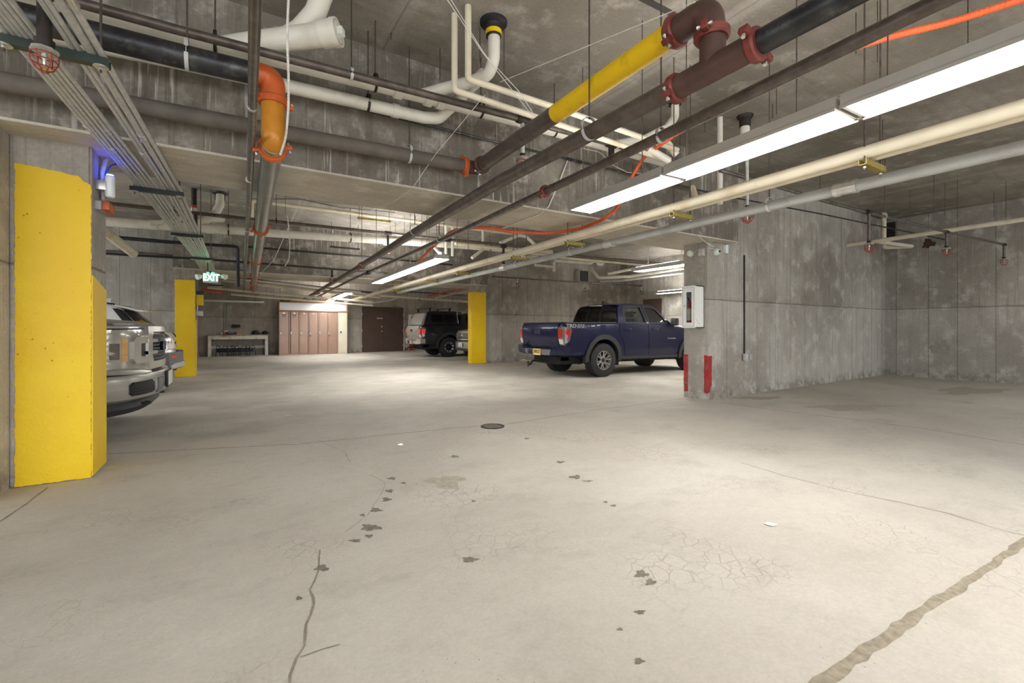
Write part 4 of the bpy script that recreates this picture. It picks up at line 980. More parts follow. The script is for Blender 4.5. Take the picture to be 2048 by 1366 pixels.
mb = MB(); mb.tube([(6.22, ya - .001, 1.30), (6.28, ya - .001, 1.255), (6.32, ya - .001, 1.21)], .002, 6); mb.build('scratch', M['joint'], fc)
ext = empty('fire_extinguisher', (6.29, 4.765, za + .012), 'red fire extinguisher standing inside the white cabinet', 'fire extinguisher')
M['ext_red'] = plain('extinguisher_red', (176, 34, 30), .3, 0, .03, coat=.3); M['ext_label'] = plain('extinguisher_label', (226, 220, 206), .5); M['blue_label'] = plain('blue_label', (92, 140, 200), .5)
ec = Vector((6.285, 4.765, za + .012))
MB().lathe([(0, .05), (.005, .058), (.36, .058), (.40, .045), (.425, .02), (.44, .02)], ec, UP, 24).build('cylinder', M['ext_red'], ext)
MB().lathe([(.11, .0588), (.29, .0588)], ec, UP, 24).build('paper_label', M['ext_label'], ext)
MB().lathe([(.295, .0588), (.31, .0588)], ec, UP, 24).build('orange_band', M['yellow_pipe'], ext)
MB().box(ec + Vector((-.065, -.03, .31)), ec + Vector((-.055, .035, .46)), .004).build('inspection_tag', M['blue_label'], ext)
for k in range(4):
    MB().box(ec + Vector((-.0605, -.012, .14 + .035 * k)), ec + Vector((-.0585, .004, .158 + .035 * k))).build('pictogram', M['ext_red'] if k % 2 else M['black'], ext, smooth=False)
MB().tube([ec + Vector((0, 0, .44)), ec + Vector((-.01, 0, .47)), ec + Vector((-.05, .02, .49))], .01, 8).build('handle', M['black'], ext)
MB().tube(fillet([ec + Vector((0, .02, .45)), ec + Vector((-.02, .06, .47)), ec + Vector((-.03, .065, .3)), ec + Vector((-.03, .062, .12))], .04), .009, 8).build('hose', M['black'], ext)
# second cabinet on the far wall beside the black truck and its red stripe
x = atY(824, 650, 22.45).x; c2 = empty('extinguisher_cabinet', (x, 22.4, 1.2), 'white extinguisher cabinet on the far wall behind the black truck', 'cabinet')
MB().box((x - .2, 22.3, 1.12), (x + .2, 22.5, 1.86), .006).build('case', M['white_metal'], c2)
MB().box((x - .07, 22.29, 1.2), (x + .08, 22.302, 1.76)).build('glass_pane', M['locker_dark'], c2, smooth=False)
mb = MB(); mb.box((x - .14, 22.49, .02), (x + .16, 22.502, .52)); struct('red_stripe', mb, M['red_paint'], bpy.data.objects['wall_back'])

# camera, boxes and wires on the column
def colpt(px, py): return atX(px, py, 6.43)
for (px, py, r, nm_, lb) in ((1382, 507, .055, 'strobe_bell', 'round white sounder on the column, leftmost of the devices up there'), ):
    p = colpt(px, py); tag(MB().lathe([(0, r), (-.03, r), (-.05, r * .8), (-.06, r * .3), (-.06, .001)], p, XX, 22).build(nm_, M['sign_white']), lb, 'sounder')
p = colpt(1405, 505); tag(MB().box((p.x - .05, p.y - .045, p.z - .06), (p.x, p.y + .045, p.z + .05), .004).build('junction_box', M['galv']), 'grey junction box between the sounder and the dome camera', 'box')
p = atY(1431, 504, 4.53); cm = empty('dome_camera', tuple(p), 'white dome security camera with a dark lens on the column', 'camera')
MB().lathe([(0, .062), (-.025, .062), (-.055, .045), (-.07, .02), (-.072, .001)], p, Vector((.25, 1, .1)), 22).build('dome', M['sign_white'], cm)
MB().lathe([(0, .02), (-.012, .018), (-.013, .001)], p + Vector((-.0, -.068, .0)), Vector((.25, 1, .1)), 16).build('lens', M['black'], cm)
MB().lathe([(0, .010), (-.008, .009)], p + Vector((.035, -.055, 0)), YY, 12).build('sensor', M['black'], cm)
p = atY(1449, 499, 4.53); tag(MB().box((p.x - .035, 4.48, p.z - .07), (p.x + .035, 4.53, p.z + .07), .004).build('white_box', M['whiteboard']), 'upright white box right of the dome camera on the column', 'box')
wire('white lead linking the sounder, grey box and dome camera', [colpt(1386, 508) - XX * .02, colpt(1396, 500) - XX * .01, colpt(1405, 497) - XX * .01, colpt(1420, 496) - XX * .01, atY(1430, 500, 4.5)], .004, bend=.05)
# conduit down the right wall to the outlet
def wallY(x): return 4.56 + (x - 6.87) * .16 / 6.88
q = atY(1490, 600, 4.55); tag(MB().cyl((q.x, wallY(q.x) - .014, 2.42), (q.x, wallY(q.x) - .014, .68), .013, 10).build('wall_conduit', M['dark_iron']), 'thin dark conduit running down the right-hand wall to the outlet', 'conduit')
q1 = atY(1490, 714, 4.55); ot = empty('outlet', tuple(q1), 'grey weatherproof outlet boxes at the foot of the wall conduit', 'outlet')
MB().box((q1.x - .06, q1.y - .05, q1.z - .06), (q1.x + .03, q1.y + .002, q1.z + .06), .006).build('box', M['galv'], ot)
MB().box((q1.x + .045, q1.y - .06, q1.z - .05), (q1.x + .125, q1.y + .002, q1.z + .055), .01).build('cover', M['grey_pvc'], ot)
# drain cover on the floor
p = atZ(985, 853, 0); dc = empty('floor_drain', (p.x, p.y, 0), 'round metal drain cover set in the floor joint', 'drain')
MB().lathe([(0.0005, .14), (.006, .14), (.007, .128), (.004, .126), (.004, .001)], (p.x, p.y, 0), UP, 28).build('cover', M['dark_iron'], dc)
for k in range(5):
    MB().box((p.x - .09, p.y - .09 + k * .042, .004), (p.x + .09, p.y - .08 + k * .042, .007)).build('slot_bar', M['joint'], dc, smooth=False)
# litter
for px, py, s, lb in ((1540, 1050, .035, 'small cream scrap of paper on the floor at the right'), (1706, 795, .05, 'white scrap on the floor in the empty right bay'), (1757, 801, .03, 'tiny white scrap beside the larger one in the right bay'), (801, 890, .03, 'white scrap on the floor near the centre of the photo'), (576, 831, .03, 'white scrap on the floor beyond the first pillar')):
    p = atZ(px, py, .001); r = random.Random(px); mb = MB()
    vs = [mb.bm.verts.new(p + Vector((math.cos(a) * s * r.uniform(.6, 1.1), math.sin(a) * s * r.uniform(.6, 1.1), .002 + .008 * r.random()))) for a in (0, 1.1, 2.2, 3.1, 4.4, 5.4)]
    mb.bm.faces.new(vs); e = bmesh.ops.extrude_face_region(mb.bm, geom=list(mb.bm.faces)); 
    for v in e['geom']:
        if isinstance(v, bmesh.types.BMVert): v.co.z += .001
    tag(mb.build('paper_scrap', M['whiteboard'], smooth=False), lb, 'scrap')
# yellow parking block and rubble seen under the blue truck
p0 = atZ(1232, 722, .1); 
pb_ = atY(1258, 715, 12.9); tag(MB().box((10.9, 11.3, 0), (12.2, 11.46, .13), .02).build('wheel_stop', M['yellow']), 'yellow wheel stop on the floor behind the blue truck', 'wheel stop')
p = atZ(1040, 722, 0); 
for k, (dx, s) in enumerate(((-.08, .12), (.12, .09), (.3, .07))):
    mb = MB(); mb.sphere((p.x + dx, 13.1, s * .35), s, 8, (1.2, .6, .5)); tag(mb.build('concrete_chunk', M['soffit'], smooth=False), ['largest of the concrete lumps at the foot of the wall by the truck tailgate', 'middle lump of concrete at the foot of the wall by the truck tailgate', 'smallest lump of concrete at the foot of the wall by the truck tailgate'][k], 'rubble')
# ---------------------------------------------------------------- vehicles (local frame: x forward, y left, z up)
def smooth01(t): t = max(0.0, min(1.0, t)); return t * t * (3 - 2 * t)
def dense(poly, step=.09):
    out = []
    for i in range(len(poly)):
        a, b = poly[i], poly[(i + 1) % len(poly)]
        L = math.hypot(b[0] - a[0], b[1] - a[1]); k = max(1, int(round(L / step)))
        for j in range(k): out.append((a[0] + (b[0] - a[0]) * j / k, a[1] + (b[1] - a[1]) * j / k))
    return out
def area2(P): return sum(P[i][0] * P[(i + 1) % len(P)][1] - P[(i + 1) % len(P)][0] * P[i][1] for i in range(len(P)))
def offset(P, d):
    """inward offset of a polygon by d (same vertex count)"""
    s = 1 if area2(P) > 0 else -1; n = len(P); out = []
    for i in range(n):
        a, b, c = P[i - 1], P[i], P[(i + 1) % n]
        e1 = Vector((b[0] - a[0], b[1] - a[1])); e2 = Vector((c[0] - b[0], c[1] - b[1]))
        if e1.length < 1e-9 or e2.length < 1e-9: out.append(b); continue
        e1.normalize(); e2.normalize()
        nn = Vector((-e1.y, e1.x)) * s + Vector((-e2.y, e2.x)) * s
        if nn.length < 1e-6: out.append(b); continue
        nn.normalize(); k = max(.5, nn.dot(Vector((-e1.y, e1.x)) * s))
        out.append((b[0] + nn.x * d / k, b[1] + nn.y * d / k))
    return out
def arc(cx, cz, r, a0, a1, n=14): return [(cx + r * math.cos(math.radians(a0 + (a1 - a0) * k / n)), cz + r * math.sin(math.radians(a0 + (a1 - a0) * k / n))) for k in range(n + 1)]
def rrect(x0, z0, x1, z1, r, n=5):
    P = []
    for cx, cz, a in ((x1 - r, z0 + r, -90), (x1 - r, z1 - r, 0), (x0 + r, z1 - r, 90), (x0 + r, z0 + r, 180)): P += arc(cx, cz, r, a, a + 90, n)
    return P
def fill(outlines, step=.16):
    """flat triangulated region in the x,z plane, cut to a grid; returns a bmesh with y = 0"""
    bm = bmesh.new(); es = []
    for P in outlines:
        vs = [bm.verts.new((p[0], 0, p[1])) for p in P]
        es += [bm.edges.new((vs[i], vs[(i + 1) % len(vs)])) for i in range(len(vs))]
    bmesh.ops.triangle_fill(bm, use_beauty=True, use_dissolve=False, edges=es, normal=(0, -1, 0))
    xs = [p[0] for p in outlines[0]]; zs = [p[1] for p in outlines[0]]
    for lo, hi, ax in ((min(xs), max(xs), 0), (min(zs), max(zs), 2)):
        k = int((hi - lo) / step)
        for j in range(1, k + 1):
            c = [0, 0, 0]; c[ax] = lo + (hi - lo) * j / (k + 1); nrm = [0, 0, 0]; nrm[ax] = 1
            bmesh.ops.bisect_plane(bm, geom=bm.verts[:] + bm.edges[:] + bm.faces[:], plane_co=c, plane_no=nrm)
    return bm
class Body:
    def __init__(s, W, bow, bf=None): s.W = W; s.bow = bow; s.bf = bf or (lambda f: f * f)
    def at(s, x, z, f, dw=0.0):
        w = max(.05, s.W(x, z) + dw)
        return Vector((x + s.bow(x, z) * s.bf(f), f * w, z))
def add_from(mb, bm, fn, flip=False):
    m = {}
    for v in bm.verts: m[v] = mb.bm.verts.new(fn(v.co))
    for f in bm.faces:
        try: mb.bm.faces.new([m[v] for v in (reversed(f.verts) if flip else f.verts)])
        except ValueError: pass
def shell(mb, B, poly, r=.04, step=.09, nf=8, grid=.16):
    P = dense(poly, step); T = [0, 30, 60, 90]; half = {}
    for sd in (1, -1):
        rings = []
        for t in T:
            Q = offset(P, r * (1 - math.sin(math.radians(t)))) if t < 90 else P
            dw = -r * (1 - math.cos(math.radians(t)))
            rings.append([mb.bm.verts.new(B.at(q[0], q[1], sd, dw)) for q in Q])
        half[sd] = rings
        n = len(P)
        for a, b in zip(rings, rings[1:]):
            for i in range(n):
                try: mb.bm.faces.new((a[i], a[(i + 1) % n], b[(i + 1) % n], b[i]))
                except ValueError: pass
        fb = fill([offset(P, r)], grid); add_from(mb, fb, lambda c: B.at(c.x, c.z, sd)); fb.free()
    cols = [half[1][-1]]
    for j in range(1, nf):
        f = 1 - 2 * j / nf
        cols.append([mb.bm.verts.new(Vector((p[0] + B.bow(p[0], p[1]) * B.bf(f), f * (B.W(p[0], p[1]) - r), p[1]))) for p in P])
    cols.append(half[-1][-1]); n = len(P)
    for a, b in zip(cols, cols[1:]):
        for i in range(n): mb.bm.faces.new((a[i], a[(i + 1) % n], b[(i + 1) % n], b[i]))
    bmesh.ops.remove_doubles(mb.bm, verts=mb.bm.verts[:], dist=1e-4)
def layered(mb, bm, fo, fi):
    """front layer fo(co), back layer fi(co), joined along the outline"""
    add_from(mb, bm, fo); add_from(mb, bm, fi, True)
    for e in bm.edges:
        if len(e.link_faces) == 1:
            a, b = e.verts
            try: mb.bm.faces.new([mb.bm.verts.new(q) for q in (fo(a.co), fo(b.co), fi(b.co), fi(a.co))])
            except ValueError: pass
    bmesh.ops.remove_doubles(mb.bm, verts=mb.bm.verts[:], dist=2e-4)
def side_patch(B, outlines, sd, off, th, step=.07, grid=.16):
    mb = MB(); bm = fill([dense(o, step) for o in outlines], grid)
    layered(mb, bm, lambda c: B.at(c.x, c.z, sd, off), lambda c: B.at(c.x, c.z, sd, off - th)); bm.free(); return mb
def end_patch(X, outlines, off, th, step=.07, grid=.14):
    """outlines in (y,z); X(y,z) gives the surface; off outward along -x (rear) when negative dir handled by caller"""
    mb = MB(); bm = fill([dense(o, step) for o in outlines], grid)
    layered(mb, bm, lambda c: Vector((X(c.x, c.z) + off, c.x, c.z)), lambda c: Vector((X(c.x, c.z) + off - th, c.x, c.z))); bm.free(); return mb
def sheet(mb, rows, th=.012):
    """rows of equal-length point lists -> thin curved panel"""
    n = len(rows[0]); V = [[mb.bm.verts.new(p) for p in r] for r in rows]
    for a, b in zip(V, V[1:]):
        for i in range(n - 1): mb.bm.faces.new((a[i], a[i + 1], b[i + 1], b[i]))
    f = list(mb.bm.faces); bmesh.ops.recalc_face_normals(mb.bm, faces=f)
    bmesh.ops.solidify(mb.bm, geom=f, thickness=th); return mb
def wheel(root, x, y, R, wid, sd, spokes, rimR, mt, mrim, mdark, style='split'):
    """sd: +1 outer face towards +y, -1 towards -y"""
    c = Vector((x, y, R)); ax = Vector((0, sd, 0)); h = wid / 2
    mb = MB(); prof = [(-h, rimR), (-h, rimR + .02), (-h * .98, R * .86), (-h * .86, R * .965), (-h * .7, R * .99), (h * .7, R * .99), (h * .86, R * .965), (h * .98, R * .86), (h, rimR + .02), (h, rimR)]
    mb.lathe(prof, c, ax, 48, cap=False)
    for k in range(40):
        a = 2 * PI * k / 40
        for s in (-1, 1):
            a2 = a + (PI / 40 if s > 0 else 0); d = Vector((math.cos(a2), 0, math.sin(a2))); t = Vector((-math.sin(a2), 0, math.cos(a2)))
            rot = Matrix((d, Vector((0, 1, 0)), t)).transposed(); p = c + d * (R * .988) + Vector((0, s * h * .55, 0))
            mb.box(p - Vector((.012, h * .34, R * .05)), p + Vector((.012, h * .34, R * .05)), 0, rot)
    w = MB(); w.lathe([(h * .2, rimR * .99), (h * .95, rimR * .99), (h * .97, rimR * .94), (h * .8, rimR * .9), (h * .3, rimR * .86)], c, ax, 40, cap=False)
    ww = w.build('wheel', mrim, root, local=True)
    mb.build('tire', mt, ww, local=True)
    MB().lathe([(-h * .9, rimR * .97), (-h * .9, rimR * .2), (h * .28, rimR * .2), (h * .3, rimR * .93)], c, ax, 32).build('brake_well', mdark, ww, local=True)
    for k in range(spokes):
        a = 2 * PI * k / spokes + .3; sp = MB()
        d = Vector((math.cos(a), 0, math.sin(a))); t = Vector((-math.sin(a), 0, math.cos(a)))
        if style == 'split':
            for s in (-1, 1):
                q = [c + ax * (h * .62) + d * rimR * .22 + t * s * .018, c + ax * (h * .74) + d * rimR * .55 + t * s * rimR * .08, c + ax * (h * .84) + d * rimR * .93 + t * s * rimR * .20]
                sp.tube(q, [.018, .015, .017], 6)
        else:
            sp.tube([c + ax * (h * .6) + d * rimR * .62, c + ax * (h * .8) + d * rimR * .92], [.03, .05], 6)
            sp.tube([c + ax * (h * .8) + d * rimR * .92 - t * .05, c + ax * (h * .8) + d * rimR * .92 + t * .05], [.02, .02], 6)
        sp.build('spoke', mrim, ww, local=True)
    MB().lathe([(h * .35, rimR * .36), (h * .6, rimR * .30), (h * .72, rimR * .2), (h * .73, .001)], c, ax, 24).build('hub_cap', mdark, ww, local=True)
    return ww
def lpart(mb, name, m, par, ang=38): return mb.build(name, m, par, local=True, ang=ang)

M['tire'] = plain('tire_rubber', (38, 37, 37), .75, 0, .15, 20)
M['rim_dark'] = plain('rim_dark', (40, 40, 42), .45, .4)
M['rim_bright'] = plain('rim_machined', (176, 174, 170), .3, .7, .05)
M['blue_paint'] = plain('navy_paint', (13, 18, 52), .3, 0, .05, 3, spec=.25, coat=.3)
M['black_paint'] = plain('black_truck_paint', (24, 25, 32), .38, .1, .1, 5, coat=.7, dirt=(70, 66, 62), dscale=2, damt=.25)
M['dusty_paint'] = plain('dusty_tailgate', (150, 144, 136), .45, .1, .08, 5)
M['silver_paint'] = plain('silver_truck_paint', (172, 168, 160), .34, .35, .04, 3, coat=.6, dirt=(150, 144, 134), dscale=3, damt=.4)
M['white_paint'] = plain('white_car_paint', (226, 228, 230), .28, 0, .02, 3, coat=.9)
M['car_glass'] = glass_mat('tinted_glass', (8, 9, 11), .80, .02)
M['car_glass_light'] = glass_mat('clear_car_glass', (60, 70, 72), .22, .02)
M['car_plastic'] = plain('car_plastic', (46, 46, 49), .6, 0, .08, 12)
M['grey_plastic'] = plain('grey_car_plastic', (108, 108, 110), .5, 0, .06, 8)
M['interior'] = plain('dark_interior', (30, 30, 32), .8)
M['lamp_red'] = plain('lamp_red', (168, 28, 30), .2, 0, .08, 10, coat=.8)
M['lamp_red_bright'] = emit('lamp_red_lit', (226, 30, 28), .5)  # red for lenses and reflectors, brightened by a faint glow in the material
M['lamp_smoke'] = plain('lamp_smoked', (112, 102, 96), .18, .1, .1, 12, coat=.8)
M['lamp_clear'] = plain('lamp_clear', (216, 212, 204), .15, .1, .06, 12, coat=.8)
M['lamp_amber'] = plain('lamp_amber', (214, 160, 92), .25, 0, .08, 8, coat=.6)
M['headlamp'] = plain('headlamp_lens', (184, 180, 172), .16, .35, .12, 7, coat=1.0)
M['plate_yellow'] = plain('plate_yellow', (214, 178, 84), .5)
M['decal'] = plain('decal_grey', (150, 148, 152), .5)
M['chrome_dusty'] = plain('dusty_chrome', (206, 202, 194), .28, .6, .06, 8)

def pickup(root, paint, trim_paint, camper=False):
    RA, FA, R = 1.29, 4.55, .395
    def W(x, z):
        w = .925 - .03 * smooth01((z - 1.0) / .35) - .035 * smooth01((.75 - z) / .4)
        return w - .05 * smooth01((.22 - x) / .22) - .13 * smooth01((x - 4.75) / .6)
    def bow(x, z): return .07 * (1 - smooth01(x / .5)) - .24 * smooth01((x - 4.7) / .6)
    B = Body(W, bow)
    low = [(.14, .60), (.09, .70), (.05, 1.0), (.05, 1.20), (.10, 1.275), (1.74, 1.29), (2.6, 1.275), (3.86, 1.245), (4.3, 1.21), (4.9, 1.12), (5.2, 1.02), (5.30, .86), (5.33, .66), (5.28, .46), (5.12, .42)]
    low += [(FA + .49, .42)] + arc(FA, R + .04, .47, 0, 180) + [(FA - .49, .43), (3.4, .41), (2.2, .43), (RA + .49, .44)] + arc(RA, R + .04, .47, 0, 180) + [(RA - .49, .47), (.45, .55)]
    mb = MB(); shell(mb, B, low, .05); lpart(mb, 'body', paint, root)
    lpart(MB().box((.3, -.5, .30), (5.0, .5, .60), .03), 'chassis', M['interior'], root)
    for x in (RA, FA): lpart(MB().cyl((x, -.7, R), (x, .7, R), .06, 10), 'axle', M['interior'], root)
    for k, (z0, y) in enumerate(((.33, -.35),)):
        lpart(MB().tube([(.55, y, .36), (1.0, y + .05, .38), (1.6, y + .05, .42)], .05, 10), 'muffler_pipe', M['dark_iron'], root)
    lpart(MB().sphere((RA, 0, R), .16, 14), 'differential', M['interior'], root)
    # greenhouse
    def W2(x, z): return .885 - .19 * smooth01((z - 1.2) / .75) - .02 * smooth01((x - 3.3) / .6)
    G = Body(W2, lambda x, z: .05 * (1 - smooth01((x - 1.7) / .4)) - .16 * smooth01((x - 3.1) / .7))
    out = [(1.74, 1.27), (1.80, 1.50), (1.86, 1.66), (1.95, 1.735), (2.15, 1.775), (2.6, 1.785), (2.95, 1.775), (3.2, 1.735), (3.5, 1.56), (3.96, 1.245)]
    rw = [(2.06, 1.315), (2.05, 1.55), (2.12, 1.68), (2.66, 1.695), (2.76, 1.315)]; fw = [(2.90, 1.315), (2.82, 1.695), (3.06, 1.685), (3.24, 1.635), (3.55, 1.44), (3.68, 1.315)]
    for sd in (1, -1):
        lpart(side_patch(G, [out, rw, fw], sd, 0, .05), 'side_frame', paint, root)
        lpart(side_patch(G, [offset(rw, -.02)], sd, -.02, .006), 'rear_side_window', M['car_glass_light'] if not camper else M['car_glass'], root)
        lpart(side_patch(G, [offset(fw, -.02)], sd, -.02, .006), 'front_side_window', M['car_glass_light'] if not camper else M['car_glass'], root)
        lpart(side_patch(G, [offset(rw, -.035), rw], sd, .004, .006), 'window_trim', M['car_plastic'], root)
        lpart(side_patch(G, [offset(fw, -.035), fw], sd, .004, .006), 'window_trim', M['car_plastic'], root)
    F = [1, .8, .5, .2, 0, -.2, -.5, -.8, -1]
    top = [(1.93, 1.725), (1.99, 1.75), (2.15, 1.775), (2.4, 1.783), (2.6, 1.785), (2.95, 1.775), (3.12, 1.755), (3.2, 1.735)]
    lpart(sheet(MB(), [[G.at(x, z, f) + Vector((0, 0, .03 * (1 - f * f))) for f in F] for x, z in top], .03), 'roof', paint, root)
    g1 = [(1.765, 1.30), (1.80, 1.50), (1.86, 1.655), (1.90, 1.70)]
    lpart(sheet(MB(), [[G.at(x, z, f * .94) for f in F] for x, z in g1], .006), 'rear_window', M['car_glass'], root)
    for y in (-.24, .24): lpart(MB().tube([G.at(1.765, 1.30, y / .8) - Vector((.008, 0, 0)), G.at(1.80, 1.50, y / .8) - Vector((.008, 0, 0)), G.at(1.88, 1.69, y / .8) - Vector((.008, 0, 0))], .012, 6), 'window_divider', M['black'], root)
    g2 = [(3.21, 1.728), (3.5, 1.555), (3.75, 1.39), (3.94, 1.26)]
    lpart(sheet(MB(), [[G.at(x, z, f * .95) for f in F] for x, z in g2], .006), 'windshield', M['car_glass_light'], root)
    lpart(MB().box((1.80, -.17, 1.725), (1.96, .17, 1.748), .01), 'brake_light_bar', M['lamp_clear'], root)
    mb = MB(); mb.prism([(2.1, -.02, 1.80), (2.34, -.02, 1.80), (2.18, -.012, 1.86), (2.12, -.012, 1.87)], (0, .04, 0)); lpart(mb, 'roof_antenna', paint, root)
    # interior
    for x, ys in ((2.95, (-.38, .38)), (2.15, (-.38, .0, .38))):
        for y in ys:
            lpart(MB().box((x - .22, y - .22, .85), (x + .25, y + .22, 1.02), .05).box((x - .30, y - .2, .98), (x - .16, y + .2, 1.42), .05).box((x - .30, y - .12, 1.44), (x - .2, y + .12, 1.60), .035), 'seat', M['interior'], root)
    lpart(MB().box((3.45, -.72, .95), (3.85, .72, 1.22), .05), 'dashboard', M['interior'], root)
    lpart(MB().hoop((3.36, .38, 1.2), Vector((.85, 0, .4)), .18, .014, 22, 8), 'steering_wheel', M['interior'], root)
    lpart(MB().box((3.22, -.1, 1.55), (3.25, .1, 1.61), .01), 'rear_view_mirror', M['black'], root)
    # flares, sill
    for cx in (RA, FA):
        for sd in (1, -1):
            ring = arc(cx, R + .04, .575, -8, 188, 18) + list(reversed(arc(cx, R + .04, .465, -6, 186, 18)))
            lpart(side_patch(B, [ring], sd, .035, .10, .06, .3), 'wheel_flare', M['car_plastic'], root)
    for sd in (1, -1):
        lpart(side_patch(B, [[(RA + .56, .40), (FA - .56, .38), (FA - .56, .455), (RA + .56, .475)]], sd, .004, .05), 'rocker_panel', M['car_plastic'], root)
        for nm_, P in (('rear_door', [(1.98, .56), (1.94, .80), (1.83, 1.0), (1.80, 1.255), (2.80, 1.25), (2.82, .48), (2.02, .49)]), ('front_door', [(2.84, .48), (2.82, 1.25), (3.80, 1.235), (3.86, 1.1), (3.86, .48)])):
            d = lpart(side_patch(B, [P], sd, .007, .02), nm_, paint, root)
            hx = 1.98 if nm_ == 'rear_door' else 2.95
            p = B.at(hx + .1, 1.13, sd, .02); lpart(MB().tube([p - Vector((.10, 0, 0)), p + Vector((-.06, sd * .025, 0)), p + Vector((.06, sd * .025, 0)), p + Vector((.10, 0, 0))], .016, 8), 'handle', paint, d)
        p = B.at(3.72, 1.32, sd, .1)
        mr = lpart(MB().box(p - Vector((.055, .10, .09)), p + Vector((.055, .10, .10)), .03), 'side_mirror', M['car_plastic'], root)
        lpart(MB().box(p + Vector((-.06, -.075, -.065)), p + Vector((-.054, .075, .08))), 'mirror_glass', M['chrome'], mr)
        lpart(MB().tube([p + Vector((.03, 0, -.05)), B.at(3.72, 1.25, sd, -.03)], .03, 8), 'mirror_arm', M['car_plastic'], mr)
    # rear end
    XR = lambda y, z: (.05 + .09 * smooth01((1.0 - z) / .4) * .9 if z < 1.0 else .05 + .05 * smooth01((z - 1.18) / .1)) + bow(.05, z) * (y / .9) ** 2
    tg = lpart(end_patch(XR, [[(-.70, .66), (.70, .66), (.73, .95), (.73, 1.26), (-.73, 1.26), (-.73, .95)]], -.012, .02), 'tailgate', trim_paint, root)
    lpart(end_patch(XR, [rrect(-.12, 1.02, .12, 1.12, .02)], -.018, .02), 'tailgate_handle', M['black'], tg)
    lpart(end_patch(XR, [[(-.55, .80), (-.44, .87), (.44, .87), (.55, .80), (.53, .785), (.43, .85), (-.43, .85), (-.53, .785)]], -.02, .02), 'pressed_line', trim_paint, tg)
    lpart(end_patch(XR, [rrect(-.66, .83, -.59, .87, .008)], -.017, .01), 'badge', M['decal'], tg)
    for sd in (1, -1):
        # tail lamp wraps round the corner: rear face + side face
        tl = lpart(end_patch(XR, [[(sd * .745, .78), (sd * .89, .76), (sd * .91, 1.17), (sd * .745, 1.19)]], -.036, -.03, .05, .1), 'tail_lamp', M['lamp_smoke'], root)
        lpart(end_patch(XR, [[(sd * .76, .93), (sd * .885, .93), (sd * .895, 1.12), (sd * .76, 1.13)]], -.041, -.02, .05, .1), 'red_lens', M['lamp_red'] if not camper else M['lamp_red_bright'], tl)
        lpart(side_patch(B, [[(.07, .80), (.20, .86), (.29, 1.12), (.26, 1.17), (.06, 1.19)]], sd, .012, .03, .05, .1), 'side_lens', M['lamp_smoke'], tl)
        lpart(end_patch(XR, [[(sd * .76, .80), (sd * .88, .785), (sd * .885, .905), (sd * .76, .905)]], -.041, -.02, .05, .1), 'clear_lens', M['lamp_clear'], tl)
        lpart(side_patch(B, [[(.08, .93), (.20, .95), (.255, 1.10), (.24, 1.13), (.07, 1.13)]], sd, .017, .02, .05, .1), 'side_red_lens', M['lamp_red'] if not camper else M['lamp_red_bright'], tl)
    bp = M['chrome_dusty'] if camper else paint
    BX = lambda y, z: .0 + .12 * abs(y) ** 3 + .04 * smooth01((.6 - z) / .15)
    bm_ = lpart(end_patch(lambda y, z: BX(y, z) - .02, [[(-.52, .53), (.52, .53), (.55, .66), (-.55, .66)]], 0, -.14), 'bumper_step', M['grey_plastic'] if not camper else bp, root)
    for sd in (1, -1):
        lpart(end_patch(lambda y, z: BX(y, z) - .03, [[(sd * .50, .52), (sd * .93, .56), (sd * .95, .74), (sd * .70, .74), (sd * .56, .66)]], 0, -.2), 'bumper_end', bp, root)
        lpart(MB().box((.12, sd * .80 - .12, .53), (.62, sd * .80 + .125, .63), .03), 'bumper_side', paint, root)
    lpart(MB().box((.05, -.54, .655), (.14, .54, .675)), 'step_pad', M['black'], root)
    lpart(MB().box((-.03, .20, .54), (.0, .36, .65), .01), 'tow_socket', M['black'], root)
    pl = lpart(MB().box((-.035, -.20, .52), (-.028, .11, .67), .002), 'licence_plate', M['plate_yellow'] if not camper else M['chrome_dusty'], root)
    if not camper:
        text_mesh('SPKCT', .092, M['black'], 'plate_letters', pl, (-.037, -.045, .60), (PI / 2, 0, -PI / 2), .001, sx=.9, bold=.002)
        lpart(MB().box((-.037, -.16, .525), (-.035, .07, .545)), 'plate_sticker', M['white_metal'], pl)
    lpart(MB().tube(fillet([Vector((.2, .05, .38)), Vector((-.10, .05, .38)), Vector((-.16, .05, .30)), Vector((-.22, .05, .30))], .05), .028, 8).sphere((-.22, .05, .35), .028, 12).cyl((-.22, .05, .24), (-.22, .05, .34), .016, 8), 'tow_hitch', M['dark_iron'], root)
    lpart(MB().box((.25, -.5, .36), (.6, .5, .50), .03), 'spare_carrier', M['interior'], root)
    for sd in (1, -1):
        lpart(side_patch(B, [[(RA + .50, .26), (RA + .56, .26), (RA + .58, .5), (RA + .47, .5)]], sd, -.05, .2), 'mud_flap', M['interior'], root)
        for x in (RA, FA): wheel(root, x, sd * .80, R, .27, sd, 6 if not camper else 8, .232 if not camper else .215, M['tire'], M['rim_bright'], M['rim_dark'], 'split' if not camper else 'tab')
        st = lpart(MB().tube([B.at(1.76, .55, sd, .006), B.at(1.76, 1.26, sd, .006)], .004, 5), 'cab_gap', M['black'], root)
    # front end
    XF = lambda y, z: 5.33 - .05 * smooth01((z - .9) / .2) + bow(5.33, z) * (y / .8) ** 2
    lpart(end_patch(XF, [[(-.5, .66), (.5, .66), (.55, .98), (-.55, .98)]], .012, .03), 'grille', M['black'], root)
    for sd in (1, -1): lpart(end_patch(XF, [[(sd * .56, .80), (sd * .80, .84), (sd * .80, .98), (sd * .58, .98)]], .014, .03), 'headlamp', M['headlamp'], root)
    lpart(end_patch(XF, [rrect(-.74, .42, .74, .62, .05)], .05, .1), 'front_bumper', paint, root)
